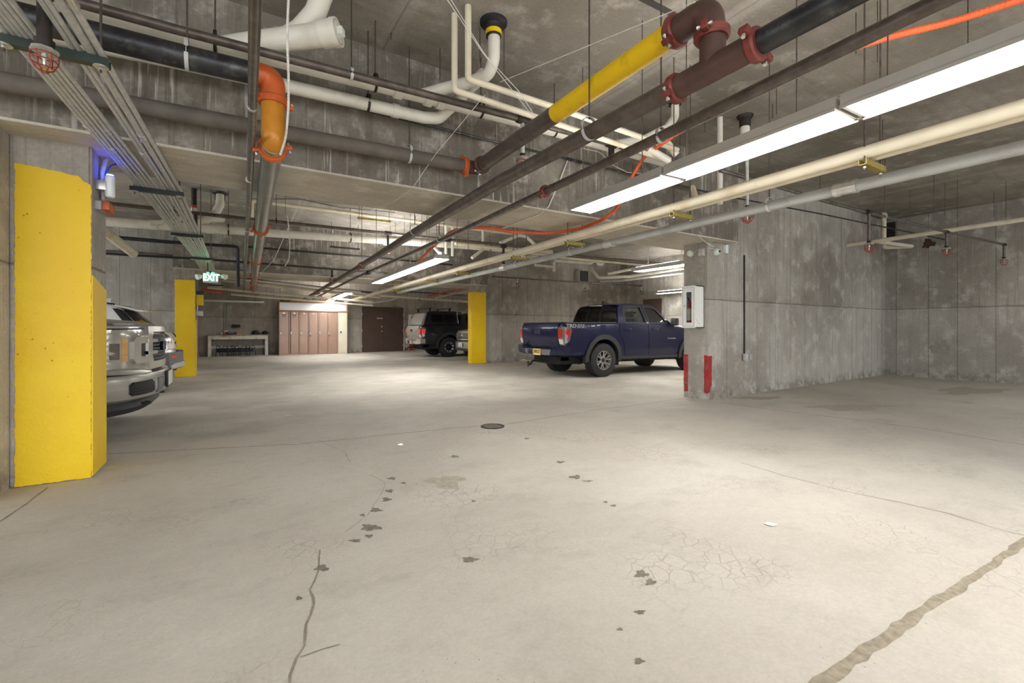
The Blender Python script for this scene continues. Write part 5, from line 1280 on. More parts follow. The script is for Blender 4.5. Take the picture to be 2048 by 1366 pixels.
    if not camper:
        lpart(MB().box((.12, -.78, 1.272), (1.72, .78, 1.30), .01), 'tonneau_cover', M['black'], root)
        for sd in (1, -1): lpart(side_patch(B, [[(.12, 1.262), (1.72, 1.275), (1.72, 1.305), (.12, 1.29)]], sd, .004, .12), 'bed_rail_cap', M['car_plastic'], root)
        text_mesh('TRD', .112, M['decal'], 'decal', root, (.17, -.912, 1.205), (PI / 2, 0, 0), .001, 'LEFT', 1.35, .004)
        text_mesh('4X4', .062, M['decal'], 'decal', root, (.485, -.908, 1.226), (PI / 2, 0, 0), .001, 'LEFT', 2.1, .001)
        text_mesh('SPORT', .062, M['decal'], 'decal', root, (.485, -.912, 1.178), (PI / 2, 0, 0), .001, 'LEFT', 1.45, .001)
        text_mesh('TACOMA', .052, M['decal'], 'lettering', root, (3.50, -.945, .89), (PI / 2, 0, 0), .002, 'LEFT', 1.5, .001)
    else:
        def W3(x, z): return .90 - .12 * smooth01((z - 1.2) / .8)
        K = Body(W3, lambda x, z: .06 * (1 - smooth01((x - .1) / .5)))
        cp = [(.13, 1.28), (.24, 1.55), (.36, 1.80), (.46, 1.845), (1.0, 1.86), (1.70, 1.855), (1.76, 1.28)]
        mb = MB(); shell(mb, K, cp, .05); lpart(mb, 'camper_shell', paint, root)
        for sd in (1, -1):
            lpart(side_patch(K, [rrect(.55, 1.42, 1.05, 1.72, .05)], sd, .006, .01), 'camper_window', M['car_glass'], root)
            lpart(side_patch(K, [rrect(1.08, 1.42, 1.60, 1.72, .05)], sd, .006, .01), 'camper_window', M['car_glass'], root)
        XK = lambda y, z: .13 + (z - 1.28) * .44 + .06 * (y / .8) ** 2
        lpart(end_patch(XK, [[(-.74, 1.30), (.74, 1.30), (.66, 1.76), (-.66, 1.76)]], -.012, .012), 'hatch_glass', trim_paint, root)
        for y in (-.45, .45): lpart(MB().sphere((.20, y, 1.36), .025, 10), 'hatch_latch', M['black'], root)
        for x in (.55, 1.42):
            rb = lpart(MB().tube([(x, -.82, 1.975), (x, .82, 1.975)], .02, 8), 'roof_bar', M['black'], root)
            for y in (-.66, .66): lpart(MB().box((x - .035, y - .04, 1.84), (x + .035, y + .04, 1.97), .012), 'bar_foot', M['black'], rb)
    return root

bt = empty('pickup_truck', (6.13, 8.9, 0), 'dark blue pickup truck parked tail-out between the far pillar and the column', 'truck')
pickup(bt, M['blue_paint'], M['blue_paint'])
kt = empty('pickup_truck', (6.05, 17.85, 0), 'black pickup truck with a camper shell and roof bars, left of the third pillar', 'truck')
pickup(kt, M['black_paint'], M['dusty_paint'], True)
def greenhouse(root, G, out, glasses, paint, roof, F=(1, .8, .5, .2, 0, -.2, -.5, -.8, -1)):
    """closed cabin: painted shell with dark window panels on its sides"""
    mb = MB(); shell(mb, G, out, .05); lpart(mb, 'cabin', paint, root)
    for sd in (1, -1):
        for nm_, P in glasses: lpart(side_patch(G, [P], sd, .005, .008), nm_, M['car_glass'], root)
# ---- silver pickup, front end showing past the nearest pillar
ft = empty('pickup_truck', (-.71, 6.74, 0), 'big silver pickup truck nose-out behind the nearest yellow pillar', 'truck')
def fplan(y, k=1.0):
    f = min(1.05, abs(y) / 1.01); return -.18 * f * f - .17 * f ** 9
def ft_build(root):
    P_ = M['silver_paint']
    W = lambda x, z: 1.01 - .05 * smooth01((.7 - z) / .3) - .03 * smooth01((z - 1.15) / .2)
    B = Body(W, lambda x, z: .35 * (1 - smooth01((-x - .05) / 1.0)) * -1, lambda f: .51 * f * f + .49 * f ** 8)
    FA, RA, R = -1.0, -4.68, .41
    low = [(-.14, .70), (-.095, .80), (-.09, 1.10), (-.11, 1.17), (-.2, 1.215), (-.7, 1.27), (-1.45, 1.32), (-3.9, 1.33), (-5.72, 1.36), (-5.78, 1.0), (-5.7, .60), (-5.2, .55)]
    low += [(RA - .50, .48)] + arc(RA, R + .04, .49, 180, 0) + [(RA + .5, .46), (-2.9, .44), (FA - .5, .46)] + arc(FA, R + .04, .49, 180, 0) + [(FA + .5, .50), (-.3, .62)]
    mb = MB(); shell(mb, B, low, .05, nf=16); lpart(mb, 'body', P_, root)
    # hood panel with raised edges
    lpart(sheet(MB(), [[B.at(x, z + .003, f) for f in (.86, .62, .3, 0, -.3, -.62, -.86)] for x, z in ((-.17, 1.20), (-.3, 1.23), (-.7, 1.27), (-1.1, 1.298), (-1.42, 1.318))], .012), 'hood', P_, root)
    X0 = lambda y, z: -.088 + fplan(y) - .02 * smooth01((z - 1.08) / .1)
    for sd in (1, -1):
        lens = [(sd * .52, .735), (sd * .99, .745), (sd * 1.005, .80), (sd * 1.005, 1.12), (sd * .99, 1.14), (sd * .55, 1.145), (sd * .57, 1.06), (sd * .57, .80)]
        hl = lpart(end_patch(X0, [lens], .012, .06, .03, .06), 'headlamp', M['headlamp'], root)
        for z0, z1 in ((.82, .88), (.885, 1.0), (1.005, 1.05)):
            lpart(end_patch(X0, [[(sd * .848, z0), (sd * .897, z0), (sd * .897, z1), (sd * .848, z1)]], .016, .02, .03, .06), 'amber_marker', M['lamp_amber'], hl)
        lpart(end_patch(X0, [[(sd * .91, .84), (sd * .965, .84), (sd * .965, 1.0), (sd * .91, 1.0)]], .015, .02, .03, .06), 'reflector', M['lamp_smoke'], hl)
        br = [(sd * .50, .79), (sd * .80, .79), (sd * .828, .83), (sd * .828, 1.02), (sd * .80, 1.06), (sd * .50, 1.06), (sd * .50, 1.00), (sd * .735, .995), (sd * .735, .86), (sd * .50, .855)]
        lpart(end_patch(X0, [br], .05, .1, .03, .06), 'lamp_bracket', M['chrome_dusty'], root)
        lpart(end_patch(X0, [[(sd * .49, .855), (sd * .74, .86), (sd * .74, .995), (sd * .49, 1.0)]], .025, .05, .03, .06), 'lamp_mesh', M['black'], root)
        lpart(end_patch(X0, [[(sd * .58, 1.14), (sd * 1.0, 1.135), (sd * 1.0, 1.15), (sd * .56, 1.158)]], .016, .03, .03, .06), 'hood_gap', M['black'], root)
    fr_o = [(-.57, .72), (.57, .72), (.60, .84), (.60, 1.08), (.55, 1.175), (-.55, 1.175), (-.60, 1.08), (-.60, .84)]; fr_i = [(-.45, .79), (.45, .79), (.49, .86), (.49, 1.06), (.45, 1.115), (-.45, 1.115), (-.49, 1.06), (-.49, .86)]
    gr = lpart(end_patch(X0, [fr_o, fr_i], .05, .10, .04, .1), 'grille_frame', M['chrome_dusty'], root)
    lpart(end_patch(X0, [fr_i], .0, .02, .04, .1), 'grille_back', M['black'], gr)
    mb = MB()
    for r_ in range(9):
        for c_ in range(19):
            y = -.46 + c_ * .051 + (.0255 if r_ % 2 else 0); z = .80 + r_ * .038
            if abs(y) > .47 or z > 1.11: continue
            h6 = [(y + .026 * math.cos(PI / 3 * k), z + .022 * math.sin(PI / 3 * k)) for k in range(6)]
            for k in (0, 1, 2):
                a, b = h6[k], h6[k + 1]; mb.tube([(X0(*a) + .025, a[0], a[1]), (X0(*b) + .025, b[0], b[1])], .0045, 4)
    lpart(mb, 'grille_mesh', M['grey_plastic'], gr)
    for z in (.89, 1.02): lpart(end_patch(X0, [[(-.60, z - .018), (-.36, z - .018), (-.33, z), (-.36, z + .018), (-.60, z + .018)]], .055, .03, .04, .1), 'grille_bar', M['chrome_dusty'], gr)
    lpart(end_patch(X0, [[(-.11 + .0, .95 - .05), (.11, .90), (.15, .95), (.11, 1.0), (-.11, 1.0), (-.15, .95)]], .06, .03, .04, .1), 'oval_badge', M['blue_paint'], gr)
    # lower lip and bumper
    bb = Body(lambda x, z: 1.0, lambda x, z: -.36, lambda f: .45 * f * f + .55 * f ** 6)
    mb = MB(); shell(mb, bb, [(-.02, .675), (.0, .63), (.0, .50), (-.03, .43), (-.10, .40), (-.55, .37), (-.55, .66), (-.2, .69)], .03, .05, 20); bp = lpart(mb, 'front_bumper', P_, root)
    mb = MB(); shell(mb, Body(lambda x, z: .985, lambda x, z: -.34, lambda f: .47 * f * f + .53 * f ** 7), [(-.05, .735), (-.045, .71), (-.09, .69), (-.5, .69), (-.5, .745), (-.12, .75)], .015, .05, 20); lpart(mb, 'bumper_lip', M['chrome_dusty'], root)
    XB = lambda y, z: 0.0 - .36 * (.45 * (abs(y) / 1.0) ** 2 + .55 * (abs(y) / 1.0) ** 6) - .03 * smooth01((.50 - z) / .1)
    for sd in (1, -1):
        P = [(sd * .56, .49), (sd * .60, .47), (sd * .84, .465), (sd * .865, .49), (sd * .865, .575), (sd * .84, .60), (sd * .62, .61), (sd * .57, .57)]
        lpart(end_patch(XB, [P], .006, .02, .03, .06), 'fog_lamp_recess', M['black'], root)
        for k in range(4):
            z = .495 + k * .027; lpart(end_patch(XB, [[(sd * .58, z), (sd * .85, z - .006), (sd * .85, z + .004), (sd * .58, z + .01)]], .012, .01, .03, .06), 'recess_rib', M['car_plastic'], root)
        lpart(end_patch(XB, [rrect(min(sd * .30, sd * .47), .45, max(sd * .30, sd * .47), .61, .015)], .01, .03, .03, .06), 'tow_hook_cover', M['grey_plastic'], root)
        lpart(MB().tube(fillet([Vector((-.25, sd * .55, .36)), Vector((-.10, sd * .55, .345)), Vector((-.10, sd * .47, .345)), Vector((-.25, sd * .47, .36))], .03), .014, 8), 'tow_hook', M['dark_iron'], root)
    lpart(MB().box((.0, -.20, .47), (.022, .20, .66), .006), 'plate_bracket', M['black'], root)
    lpart(MB().box((.022, -.17, .49), (.027, .17, .655), .002), 'licence_plate', M['white_metal'], root)
    mb = MB(); shell(mb, bb, [(-.12, .40), (-.10, .33), (-.16, .27), (-.4, .27), (-.5, .38)], .02, .06, 16); lpart(mb, 'air_dam', M['car_plastic'], root)
    lpart(MB().box((-5.5, -.55, .30), (-.5, .55, .62), .04), 'chassis', M['interior'], root)
    G = Body(lambda x, z: .97 - .2 * smooth01((z - 1.25) / .7), lambda x, z: -.12 * smooth01((x + 2.2) / .7))
    greenhouse(root, G, [(-1.45, 1.30), (-2.1, 1.74), (-2.35, 1.86), (-3.0, 1.93), (-3.7, 1.90), (-3.85, 1.80), (-3.98, 1.31)], [('front_side_window', [(-1.85, 1.37), (-2.25, 1.72), (-2.72, 1.80), (-2.74, 1.37)]), ('rear_side_window', [(-2.82, 1.37), (-2.82, 1.80), (-3.62, 1.80), (-3.74, 1.37)])], P_, None)
    F = (.9, .6, .3, 0, -.3, -.6, -.9)
    lpart(sheet(MB(), [[G.at(x, z, f) + Vector((.012, 0, .012)) for f in F] for x, z in ((-1.5, 1.335), (-1.8, 1.54), (-2.08, 1.725))], .008), 'windshield', M['car_glass'], root)
    for sd in (1, -1):
        for x in (FA, RA): wheel(root, x, sd * .86, R, .28, sd, 6, .24, M['tire'], M['rim_bright'], M['rim_dark'])
        p = G.at(-1.75, 1.38, sd, .14); lpart(MB().box(p - Vector((.06, .11, .08)), p + Vector((.06, .11, .14)), .03), 'side_mirror', P_, root)
ft_build(ft)

# ---- white crossover beside it, tail-out
cu = empty('suv', (-1.0, 10.66, 0), 'white crossover with grey bumper parked tail-out beside the second pillar', 'car', rz=PI)
def cu_build(root):
    P_ = M['white_paint']
    W = lambda x, z: .925 - .06 * smooth01((.35 - x) / .35) - .03 * smooth01((z - .85) / .25) - .12 * smooth01((x - 4.0) / .5)
    B = Body(W, lambda x, z: .13 * (1 - smooth01(x / .55)) - .25 * smooth01((x - 3.9) / .6))
    RA, FA, R = .92, 3.62, .36
    low = [(.06, .40), (.0, .50), (-.01, .62), (.02, .74), (.05, .80), (.05, .90), (.07, 1.0), (.16, 1.09), (.30, 1.12), (1.2, 1.09), (3.2, 1.06), (3.5, 1.04), (4.2, .93), (4.5, .78), (4.56, .5), (4.45, .26)]
    low += [(FA + .43, .26)] + arc(FA, R + .02, .43, 0, 180) + [(FA - .43, .24), (RA + .44, .25)] + arc(RA, R + .02, .43, 0, 180) + [(RA - .44, .34)]
    mb = MB(); shell(mb, B, low, .05, nf=12); lpart(mb, 'body', P_, root)
    G = Body(lambda x, z: .86 - .21 * smooth01((z - 1.0) / .75), lambda x, z: .10 * (1 - smooth01((x - .2) / .8)) - .2 * smooth01((x - 2.2) / .8))
    out = [(.22, 1.09), (.34, 1.20), (.56, 1.40), (.66, 1.49), (.80, 1.55), (1.2, 1.60), (1.8, 1.635), (2.3, 1.60), (2.65, 1.50), (3.42, 1.05)]
    greenhouse(root, G, out, [('quarter_window', [(.92, 1.17), (.96, 1.24), (1.14, 1.42), (1.20, 1.46), (1.26, 1.17)]), ('rear_side_window', [(1.31, 1.15), (1.26, 1.48), (1.9, 1.53), (1.95, 1.14)]), ('front_side_window', [(2.02, 1.13), (1.97, 1.53), (2.35, 1.49), (2.95, 1.14)])], P_, None)
    F = (.96, .7, .35, 0, -.35, -.7, -.96)
    lpart(sheet(MB(), [[G.at(x, z, f) + Vector((-.012, 0, .01)) for f in F] for x, z in ((.27, 1.13), (.36, 1.215), (.50, 1.345), (.62, 1.455))], .008), 'rear_window', M['car_glass'], root)
    for sd in (1, -1): lpart(side_patch(G, [[(.29, 1.135), (.62, 1.46), (.70, 1.49), (.78, 1.49), (.60, 1.28), (.42, 1.15)]], sd, .004, .01), 'rear_glass_corner', M['car_glass'], root)
    sp = lpart(sheet(MB(), [[G.at(x, z, f) for f in F] for x, z in ((.40, 1.475), (.55, 1.515), (.80, 1.565))], .03), 'spoiler', P_, root)
    lpart(MB().box((.385, -.10, 1.462), (.40, .10, 1.478)), 'brake_light', M['lamp_amber'], sp)
    lpart(MB().tube([(.33, .0, 1.17), (.31, .03, 1.18), (.40, .32, 1.245)], .012, 8), 'rear_wiper', M['black'], root)
    mb = MB(); mb.prism([(.95, -.025, 1.57), (1.25, -.025, 1.605), (.98, -.012, 1.69), (.93, -.012, 1.69)], (0, .05, 0)); lpart(mb, 'roof_antenna', P_, root)
    for sd in (1, -1): lpart(MB().tube([G.at(.75, 1.53, sd * .96) + Vector((0, 0, .03)), G.at(1.3, 1.605, sd * .93) + Vector((0, 0, .04)), G.at(2.2, 1.6, sd * .93) + Vector((0, 0, .04))], .014, 8), 'roof_rail', M['black'], root)
    XR = lambda y, z: (.0 + .07 * smooth01((z - .72) / .1) + .02 * smooth01((z - .9) / .1) + .07 * smooth01((z - 1.0) / .1)) - .02 + .13 * (y / .86) ** 2
    for sd in (1, -1):
        tl = lpart(side_patch(B, [[(.12, .975), (.42, .99), (.46, 1.05), (.12, 1.06)]], sd, .014, .03, .05, .08), 'tail_lamp', M['rim_dark'], root)
        lpart(side_patch(B, [[(.15, .985), (.40, 1.0), (.42, 1.045), (.15, 1.05)]], sd, .02, .02, .05, .08), 'red_lens', M['lamp_red'], tl)
        lpart(end_patch(XR, [[(sd * .50, .985), (sd * .82, .975), (sd * .84, 1.06), (sd * .55, 1.06)]], -.03, .04, .05, .08), 'lamp_end', M['rim_dark'], tl)
        for y in (.60, .75): lpart(MB().lathe([(0, .036), (-.012, .034), (-.013, .001)], (XR(y, 1.02) - .035, sd * y, 1.02), XX, 18), 'lamp_ring', M['lamp_red'], tl)
        # grey cladding: side and bumper
        lpart(side_patch(B, [[(.05, .40), (.0, .60), (.03, .715), (.42, .70), (RA - .47, .52), (RA - .47, .36)]], sd, .008, .03), 'bumper_corner', M['grey_plastic'], root)
        lpart(side_patch(B, [arc(RA, R + .02, .50, 0, 180, 16) + list(reversed(arc(RA, R + .02, .425, 0, 180, 16)))], sd, .016, .05), 'arch_cladding', M['car_plastic'], root)
        lpart(side_patch(B, [arc(FA, R + .02, .50, 0, 180, 16) + list(reversed(arc(FA, R + .02, .425, 0, 180, 16)))], sd, .016, .05), 'arch_cladding', M['car_plastic'], root)
        lpart(side_patch(B, [[(RA + .44, .25), (FA - .44, .24), (FA - .44, .36), (RA + .44, .38)]], sd, .012, .04), 'sill_cladding', M['car_plastic'], root)
        lpart(end_patch(XR, [[(sd * .55, .635), (sd * .75, .635), (sd * .75, .66), (sd * .55, .66)]], -.06, .03), 'reflector', M['lamp_red_bright'], root)
        for x in (RA, FA): wheel(root, x, sd * .80, R, .23, sd, 5, .24, M['tire'], M['rim_dark'], M['rim_dark'])
        lpart(MB().tube([(.04, sd * .55, .36), (.3, sd * .55, .38)], .045, 14), 'exhaust_tip', M['dark_iron'], root)
    lpart(end_patch(XR, [[(-.80, .42), (.80, .42), (.85, .60), (.85, .72), (-.85, .72), (-.85, .60)]], -.025, .06), 'rear_bumper', M['grey_plastic'], root)
    lpart(end_patch(lambda y, z: XR(y, z) - .01, [[(-.78, .44), (.78, .44), (.80, .50), (.60, .53), (-.60, .53), (-.80, .50)]], -.035, .06), 'skid_trim', M['galv'], root)
    lpart(end_patch(XR, [[(-.72, .78), (.72, .78), (.70, .97), (.66, 1.07), (-.66, 1.07), (-.70, .97)]], -.014, .02), 'tailgate', P_, root)
    lp = lpart(end_patch(XR, [rrect(-.16, .80, .16, .95, .01)], -.032, .01), 'licence_plate', M['chrome_dusty'], root)
    text_mesh('BJF 42', .075, M['black'], 'plate_letters', lp, (XR(0, .87) - .043, 0, .875), (PI / 2, 0, -PI / 2), .001)
    text_mesh('CX-5', .07, M['car_plastic'], 'lettering', root, (XR(.52, .92) - .038, .52, .905), (PI / 2, 0, -PI / 2 - .35), .002, sx=1.3)
    lpart(MB().box((.4, -.6, .22), (4.2, .6, .5), .04), 'chassis', M['interior'], root)
    XFx = lambda y, z: 4.56 - .25 * (y / .8) ** 2
    lpart(end_patch(XFx, [rrect(-.55, .45, .55, .78, .1)], .012, .03), 'grille', M['black'], root)
cu_build(cu)

# ---- silver off-roader nose-out behind the third pillar
so = empty('suv', (6.98, 15.02, 0), 'pale silver car nose-out, mostly hidden behind the third yellow pillar', 'car', rz=PI)
def so_build(root):
    P_ = plain('pale_silver_paint', (176, 172, 160), .36, .3, .03, 3, coat=.5)
    W = lambda x, z: .93 - .04 * smooth01((z - .95) / .3) - .05 * smooth01((x + .5) / .5)
    B = Body(W, lambda x, z: -.16 * smooth01((x + .9) / .8))
    FA, RA, R = -.88, -3.6, .37
    low = [(-.05, .36), (.0, .45), (.0, .66), (-.04, .74), (-.05, .98), (-.12, 1.07), (-.6, 1.14), (-1.35, 1.2), (-4.4, 1.22), (-4.5, .9), (-4.45, .45)] + [(RA - .46, .42)] + arc(RA, R + .04, .45, 180, 0) + [(RA + .46, .36), (FA - .46, .36)] + arc(FA, R + .04, .45, 180, 0) + [(FA + .46, .38), (-.3, .34)]
    mb = MB(); shell(mb, B, low, .05, nf=12); lpart(mb, 'body', P_, root)
    G = Body(lambda x, z: .89 - .18 * smooth01((z - 1.15) / .7), lambda x, z: -.12 * smooth01((x + 2.1) / .8))
    greenhouse(root, G, [(-1.3, 1.19), (-1.85, 1.66), (-2.1, 1.76), (-3.2, 1.79), (-4.1, 1.74), (-4.4, 1.21)], [('side_window', [(-1.75, 1.26), (-2.1, 1.62), (-2.9, 1.68), (-2.9, 1.26)]), ('side_window', [(-3.0, 1.26), (-3.0, 1.68), (-3.9, 1.66), (-4.1, 1.28)])], P_, None)
    F = (.9, .6, .3, 0, -.3, -.6, -.9)
    lpart(sheet(MB(), [[G.at(x, z, f) + Vector((.012, 0, .012)) for f in F] for x, z in ((-1.36, 1.235), (-1.6, 1.445), (-1.82, 1.635))], .008), 'windshield', M['car_glass'], root)
    XF = lambda y, z: 0.0 - .05 * smooth01((z - .66) / .1) - .05 * smooth01((z - .95) / .1) - .16 * (y / .88) ** 2
    fr = lpart(end_patch(XF, [[(-.50, .78), (.50, .78), (.54, .98), (-.54, .98)]], .014, .03), 'grille', M['black'], root)
    for z in (.83, .88, .93): lpart(end_patch(XF, [[(-.50, z), (.50, z), (.50, z + .02), (-.50, z + .02)]], .026, .03), 'grille_bar', M['chrome_dusty'], fr)
    lpart(MB().hoop((XF(0, .9) + .03, 0, .88), XX, .055, .01, 20, 8), 'round_badge', M['chrome'], fr)
    for sd in (1, -1):
        lpart(end_patch(XF, [[(sd * .57, .80), (sd * .86, .82), (sd * .86, .99), (sd * .58, 1.0)]], .014, .04), 'headlamp', M['headlamp'], root)
        lpart(end_patch(XF, [rrect(min(sd * .48, sd * .76), .66, max(sd * .48, sd * .76), .74, .02)], .012, .03), 'fog_recess', M['black'], root)
        for x in (FA, RA): wheel(root, x, sd * .80, R, .25, sd, 6, .22, M['tire'], M['rim_bright'], M['rim_dark'])
    lpart(end_patch(XF, [[(-.46, .66), (.46, .66), (.46, .74), (-.46, .74)]], .01, .03), 'air_intake', M['black'], root)
    lpart(end_patch(XF, [[(-.7, .34), (.7, .34), (.74, .42), (-.74, .42)]], .02, .05), 'lower_valance', M['car_plastic'], root)
    lpart(MB().box((.02, -.16, .48), (.04, .16, .63), .004), 'licence_plate', M['white_metal'], root)
    lpart(MB().box((-4.2, -.6, .3), (-.4, .6, .55), .04), 'chassis', M['interior'], root)
so_build(so)
# ---------------------------------------------------------------- services in the middle and far bays
def pY(name, label, cat, pts, y, r, m, bend=0.0, n=12, group=None):
    return pipe(name, label, cat, [atY(a, b, y) if len((a, b)) == 2 else None for a, b in pts], r, m, bend, n, group)
big = pipe('white_main_drain', 'big white drain pipe crossing the middle bay behind the conduits', 'pipe', [(-3.6, 10.3, 2.97), (-1.92, 10.3, 3.0), (.74, 10.3, 3.08), (4.49, 10.3, 3.22), (7.6, 10.3, 3.3)], .08, M['pvc'], n=20)
for x in (-1.3, -.45, 2.9): sleeve(big, (x, 10.3, 3.02 + .03 * (x + 1.3)), XX, .08, .12, M['pvc'], 'joint_collar', .01)
part_pipe('wye_branch', big, [atY(395, 448, 10.3), atY(420, 437, 10.4), atY(446, 437, 10.5)], .075, M['pvc'], 0, 18)
st = pipe('white_drain_stack', 'white drain stack with a black collar dropping from the slab right of the conduits', 'pipe', [atY(440, 383, 10.5), atY(440, 410, 10.5), atY(432, 425, 10.5), atY(415, 440, 10.42)], .075, M['pvc'], .1, 18)
p = atZ(440, 385, ZC); MB().lathe([(0, .14), (-.03, .13), (-.05, .09), (-.16, .088), (-.16, .07)], Vector((p.x, p.y, ZC)), UP, 20).build('rubber_collar', M['black'], st)
bk = pipe('black_vent_pipe', 'black upright pipe with a red band, between the conduits and the white stack', 'pipe', [atY(388, 376, 10.5), atY(388, 411, 10.5)], .045, M['black'])
p = atY(388, 411, 10.5); MB().lathe([(.0, .05), (-.05, .05)], p, UP, 16).build('red_band', M['red_plastic'], bk); MB().lathe([(-.05, .052), (-.16, .052), (-.16, .03)], p, UP, 16).build('white_socket', M['pvc'], bk)
part_pipe('white_arm', bk, [p - UP * .14, atY(384, 432, 10.4), atY(345, 441, 10.25), atY(300, 447, 10.2)], .042, M['pvc'], .12, 14)
pipe('cream_vent_pipe', 'slim cream pipe high in the middle bay turning down beside the fat steel drain', 'pipe', [(.24, 10.3, 3.28), (.24, 10.3, 3.69), (3.47, 10.3, 3.69), (6.6, 10.3, 3.69)], .036, M['cream'], .05)
br = pipe('sprinkler_branch', 'dark sprinkler branch crossing the middle bay below the slab', 'pipe', [(-3.4, 9.5, 3.15), (.04, 9.5, 3.145), (3.3, 9.5, 3.17), (6.8, 9.5, 3.2)], .032, M['brown_pipe'])
for x in (2.72, 4.08, 5.55): MB().lathe([(-.07, .046), (.07, .046)], (x, 9.5, 3.165), XX, 16).build('tee_fitting', M['dark_iron'], br)
drop((2.72, 9.5, 3.16), 2.86, .024, 'sprinkler on a dark drop pipe in the middle bay, left of the brown main', 'dark_iron', 1.2)
drop((-.62, 9.5, 3.15), 2.66, .03, 'sprinkler on a dark drop pipe among the conduits in the middle bay', 'dark_iron', 1.2)
drop((5.55, 9.5, 3.17), 2.72, .03, 'sprinkler on a dark drop pipe right of the light strip in the middle bay', 'dark_iron', 1.2)
for x, lab in ((.35, 'dark strap hanger on the big white drain beside the fat steel drain'), (-.15, 'dark strap hanger on the big white drain right of the conduits'), (2.12, 'dark strap hanger on the big white drain, middle of the bay'), (5.6, 'dark strap hanger on the big white drain, right of the light strip')):
    hanger((x, 10.3, 3.05 + .035 * x), XX, .081, lab, dark=True)
hanger((.62, 9.5, 3.15), XX, .033, 'ring hanger on the dark sprinkler branch right of the fat steel drain', dark=True)
hanger((3.6, 10.3, 3.69), XX, .037, 'small ring hanger on the slim cream vent pipe')
bl = pipe('black_iron_pipe', 'black iron pipe on the far beam turning down beside the exit sign', 'pipe', [atY(215, 473, 12.8), atY(380, 487, 12.8), atY(476, 493, 12.8), atY(476, 574, 12.8)], .035, M['black'], .08)
pipe('thin_black_pipe', 'thin black pipe running along the upper face of the far beam', 'pipe', [atY(497, 494, 12.85), atY(750, 515, 12.85), atY(905, 530, 12.85)], .025, M['black'], n=10)
t2 = pipe('thin_black_pipe', 'thin black pipe running along the middle of the far beam, behind the exit sign', 'pipe', [atY(205, 507, 12.8), atY(420, 519, 12.8), atY(701, 541, 12.8), atY(800, 549, 12.8)], .024, M['black'], n=10)
p = atY(664, 538, 12.8); drop((p.x, p.y, p.z), atY(664, 562, 12.8).z + .1, .028, 'sprinkler hanging from the thin black pipe on the far beam', 'dark_iron', 1.2)
pipe('cream_sloping_pipe', 'cream pipe sloping down to the right behind the nearest pillar', 'pipe', [atY(196, 452, 9.2), atY(268, 508, 9.9)], .07, M['cream'], n=16)
pipe('dusty_wall_pipe', 'dusty brown pipe crossing the far left wall behind the conduits', 'pipe', [atY(205, 503, 14.9), atY(270, 507, 14.9), atY(352, 514, 14.9)], .05, M['dusty_pipe'])
pipe('thin_dark_conduit', 'thin dark conduit below the big white drain at the far left wall', 'conduit', [atY(205, 475, 14.8), atY(350, 487, 14.8)], .02, M['black'], n=8)
trapeze(atY(749, 440, 10.0), .36, 'wide slotted strut hung under the slab in the middle bay', m='strut_gold')
trapeze(atY(690, 496, 12.0), .36, 'wide strut hung in front of the far beam', m='dark_iron')
for px, y0, y1, lab in ((892, 452, 508, 'first white upright pipe above the far light strip'), (905, 455, 512, 'second white upright pipe above the far light strip'), (966, 462, 492, 'white upright pipe just right of the orange hose')):
    pipe('white_upright_pipe', lab, 'pipe', [atY(px, y0, 10.15), atY(px, y1, 10.15)], .035, M['pvc'])
pipe('white_knee_pipe', 'white pipe bent like a roof above the cream pair in the middle bay', 'pipe', [atY(1000, 486, 10.0), atY(1038, 470, 10.0), atY(1052, 473, 10.0), atY(1072, 491, 10.0)], .045, M['pvc'], .05)
pipe('white_slanted_pipe', 'white pipe slanting up from the far light strip', 'pipe', [atY(944, 516, 9.9), atY(972, 494, 10.1)], .04, M['pvc'])
pipe('white_stub_pipe', 'short white pipe slanting into the near end of the far light strip', 'pipe', [atY(864, 489, 9.3), atY(880, 507, 8.6)], .035, M['pvc'])
pipe('cream_cross_pipe', 'cream pipe passing under the big white drain above the cream pair', 'pipe', [atY(910, 487, 9.9), atY(1000, 498, 9.9), atY(1110, 512, 9.9)], .04, M['cream'])
# right of the column line, above the blue truck
pipe('dark_pipe', 'dark pipe crossing above the blue truck toward the column', 'pipe', [atY(1120, 510, 9.0), atY(1165, 514, 9.0), atY(1370, 531, 9.0), atY(1480, 540, 9.0)], .035, M['brown_pipe'])
pipe('cream_pipe', 'cream pipe just below the dark pipe above the blue truck', 'pipe', [atY(1120, 514, 9.1), atY(1165, 519, 9.1), atY(1370, 538, 9.1), atY(1480, 547, 9.1)], .035, M['cream'])
pt = pipe('white_trap_pipe', 'white pipe ending in a curved trap above the blue truck', 'pipe', [atY(1110, 521, 10.5), atY(1180, 526, 10.5), atY(1191, 521, 10.5), atY(1196, 528, 10.5), atY(1204, 529, 10.5), atY(1206, 521, 10.5)], .05, M['pvc'], .08, 14)
pipe('white_bent_pipe', 'white pipe with a kink running to the light above the blue truck', 'pipe', [atY(1182, 536, 11.5), atY(1197, 556, 11.2), atY(1260, 553, 11.0), atY(1370, 536, 10.0)], .05, M['pvc'], .08, 14)
pipe('grey_bent_pipe', 'second pale pipe below it, sloping up to the right above the blue truck', 'pipe', [atY(1198, 563, 11.6), atY(1250, 560, 11.2), atY(1320, 551, 10.8), atY(1400, 541, 10.5)], .05, M['grey_pvc'], .08, 14)
pipe('white_forked_pipe', 'white pipe with a fork above the tailgate of the blue truck', 'pipe', [atY(1216, 548, 11), atY(1255, 540, 10.8), atY(1300, 535, 10.5)], .045, M['pvc'])
pipe('white_tee_pipe', 'short white tee pipe under the grey plastic pipe at the far end', 'pipe', [atY(1070, 530, 11.5), atY(1105, 534, 11.5)], .045, M['pvc'])
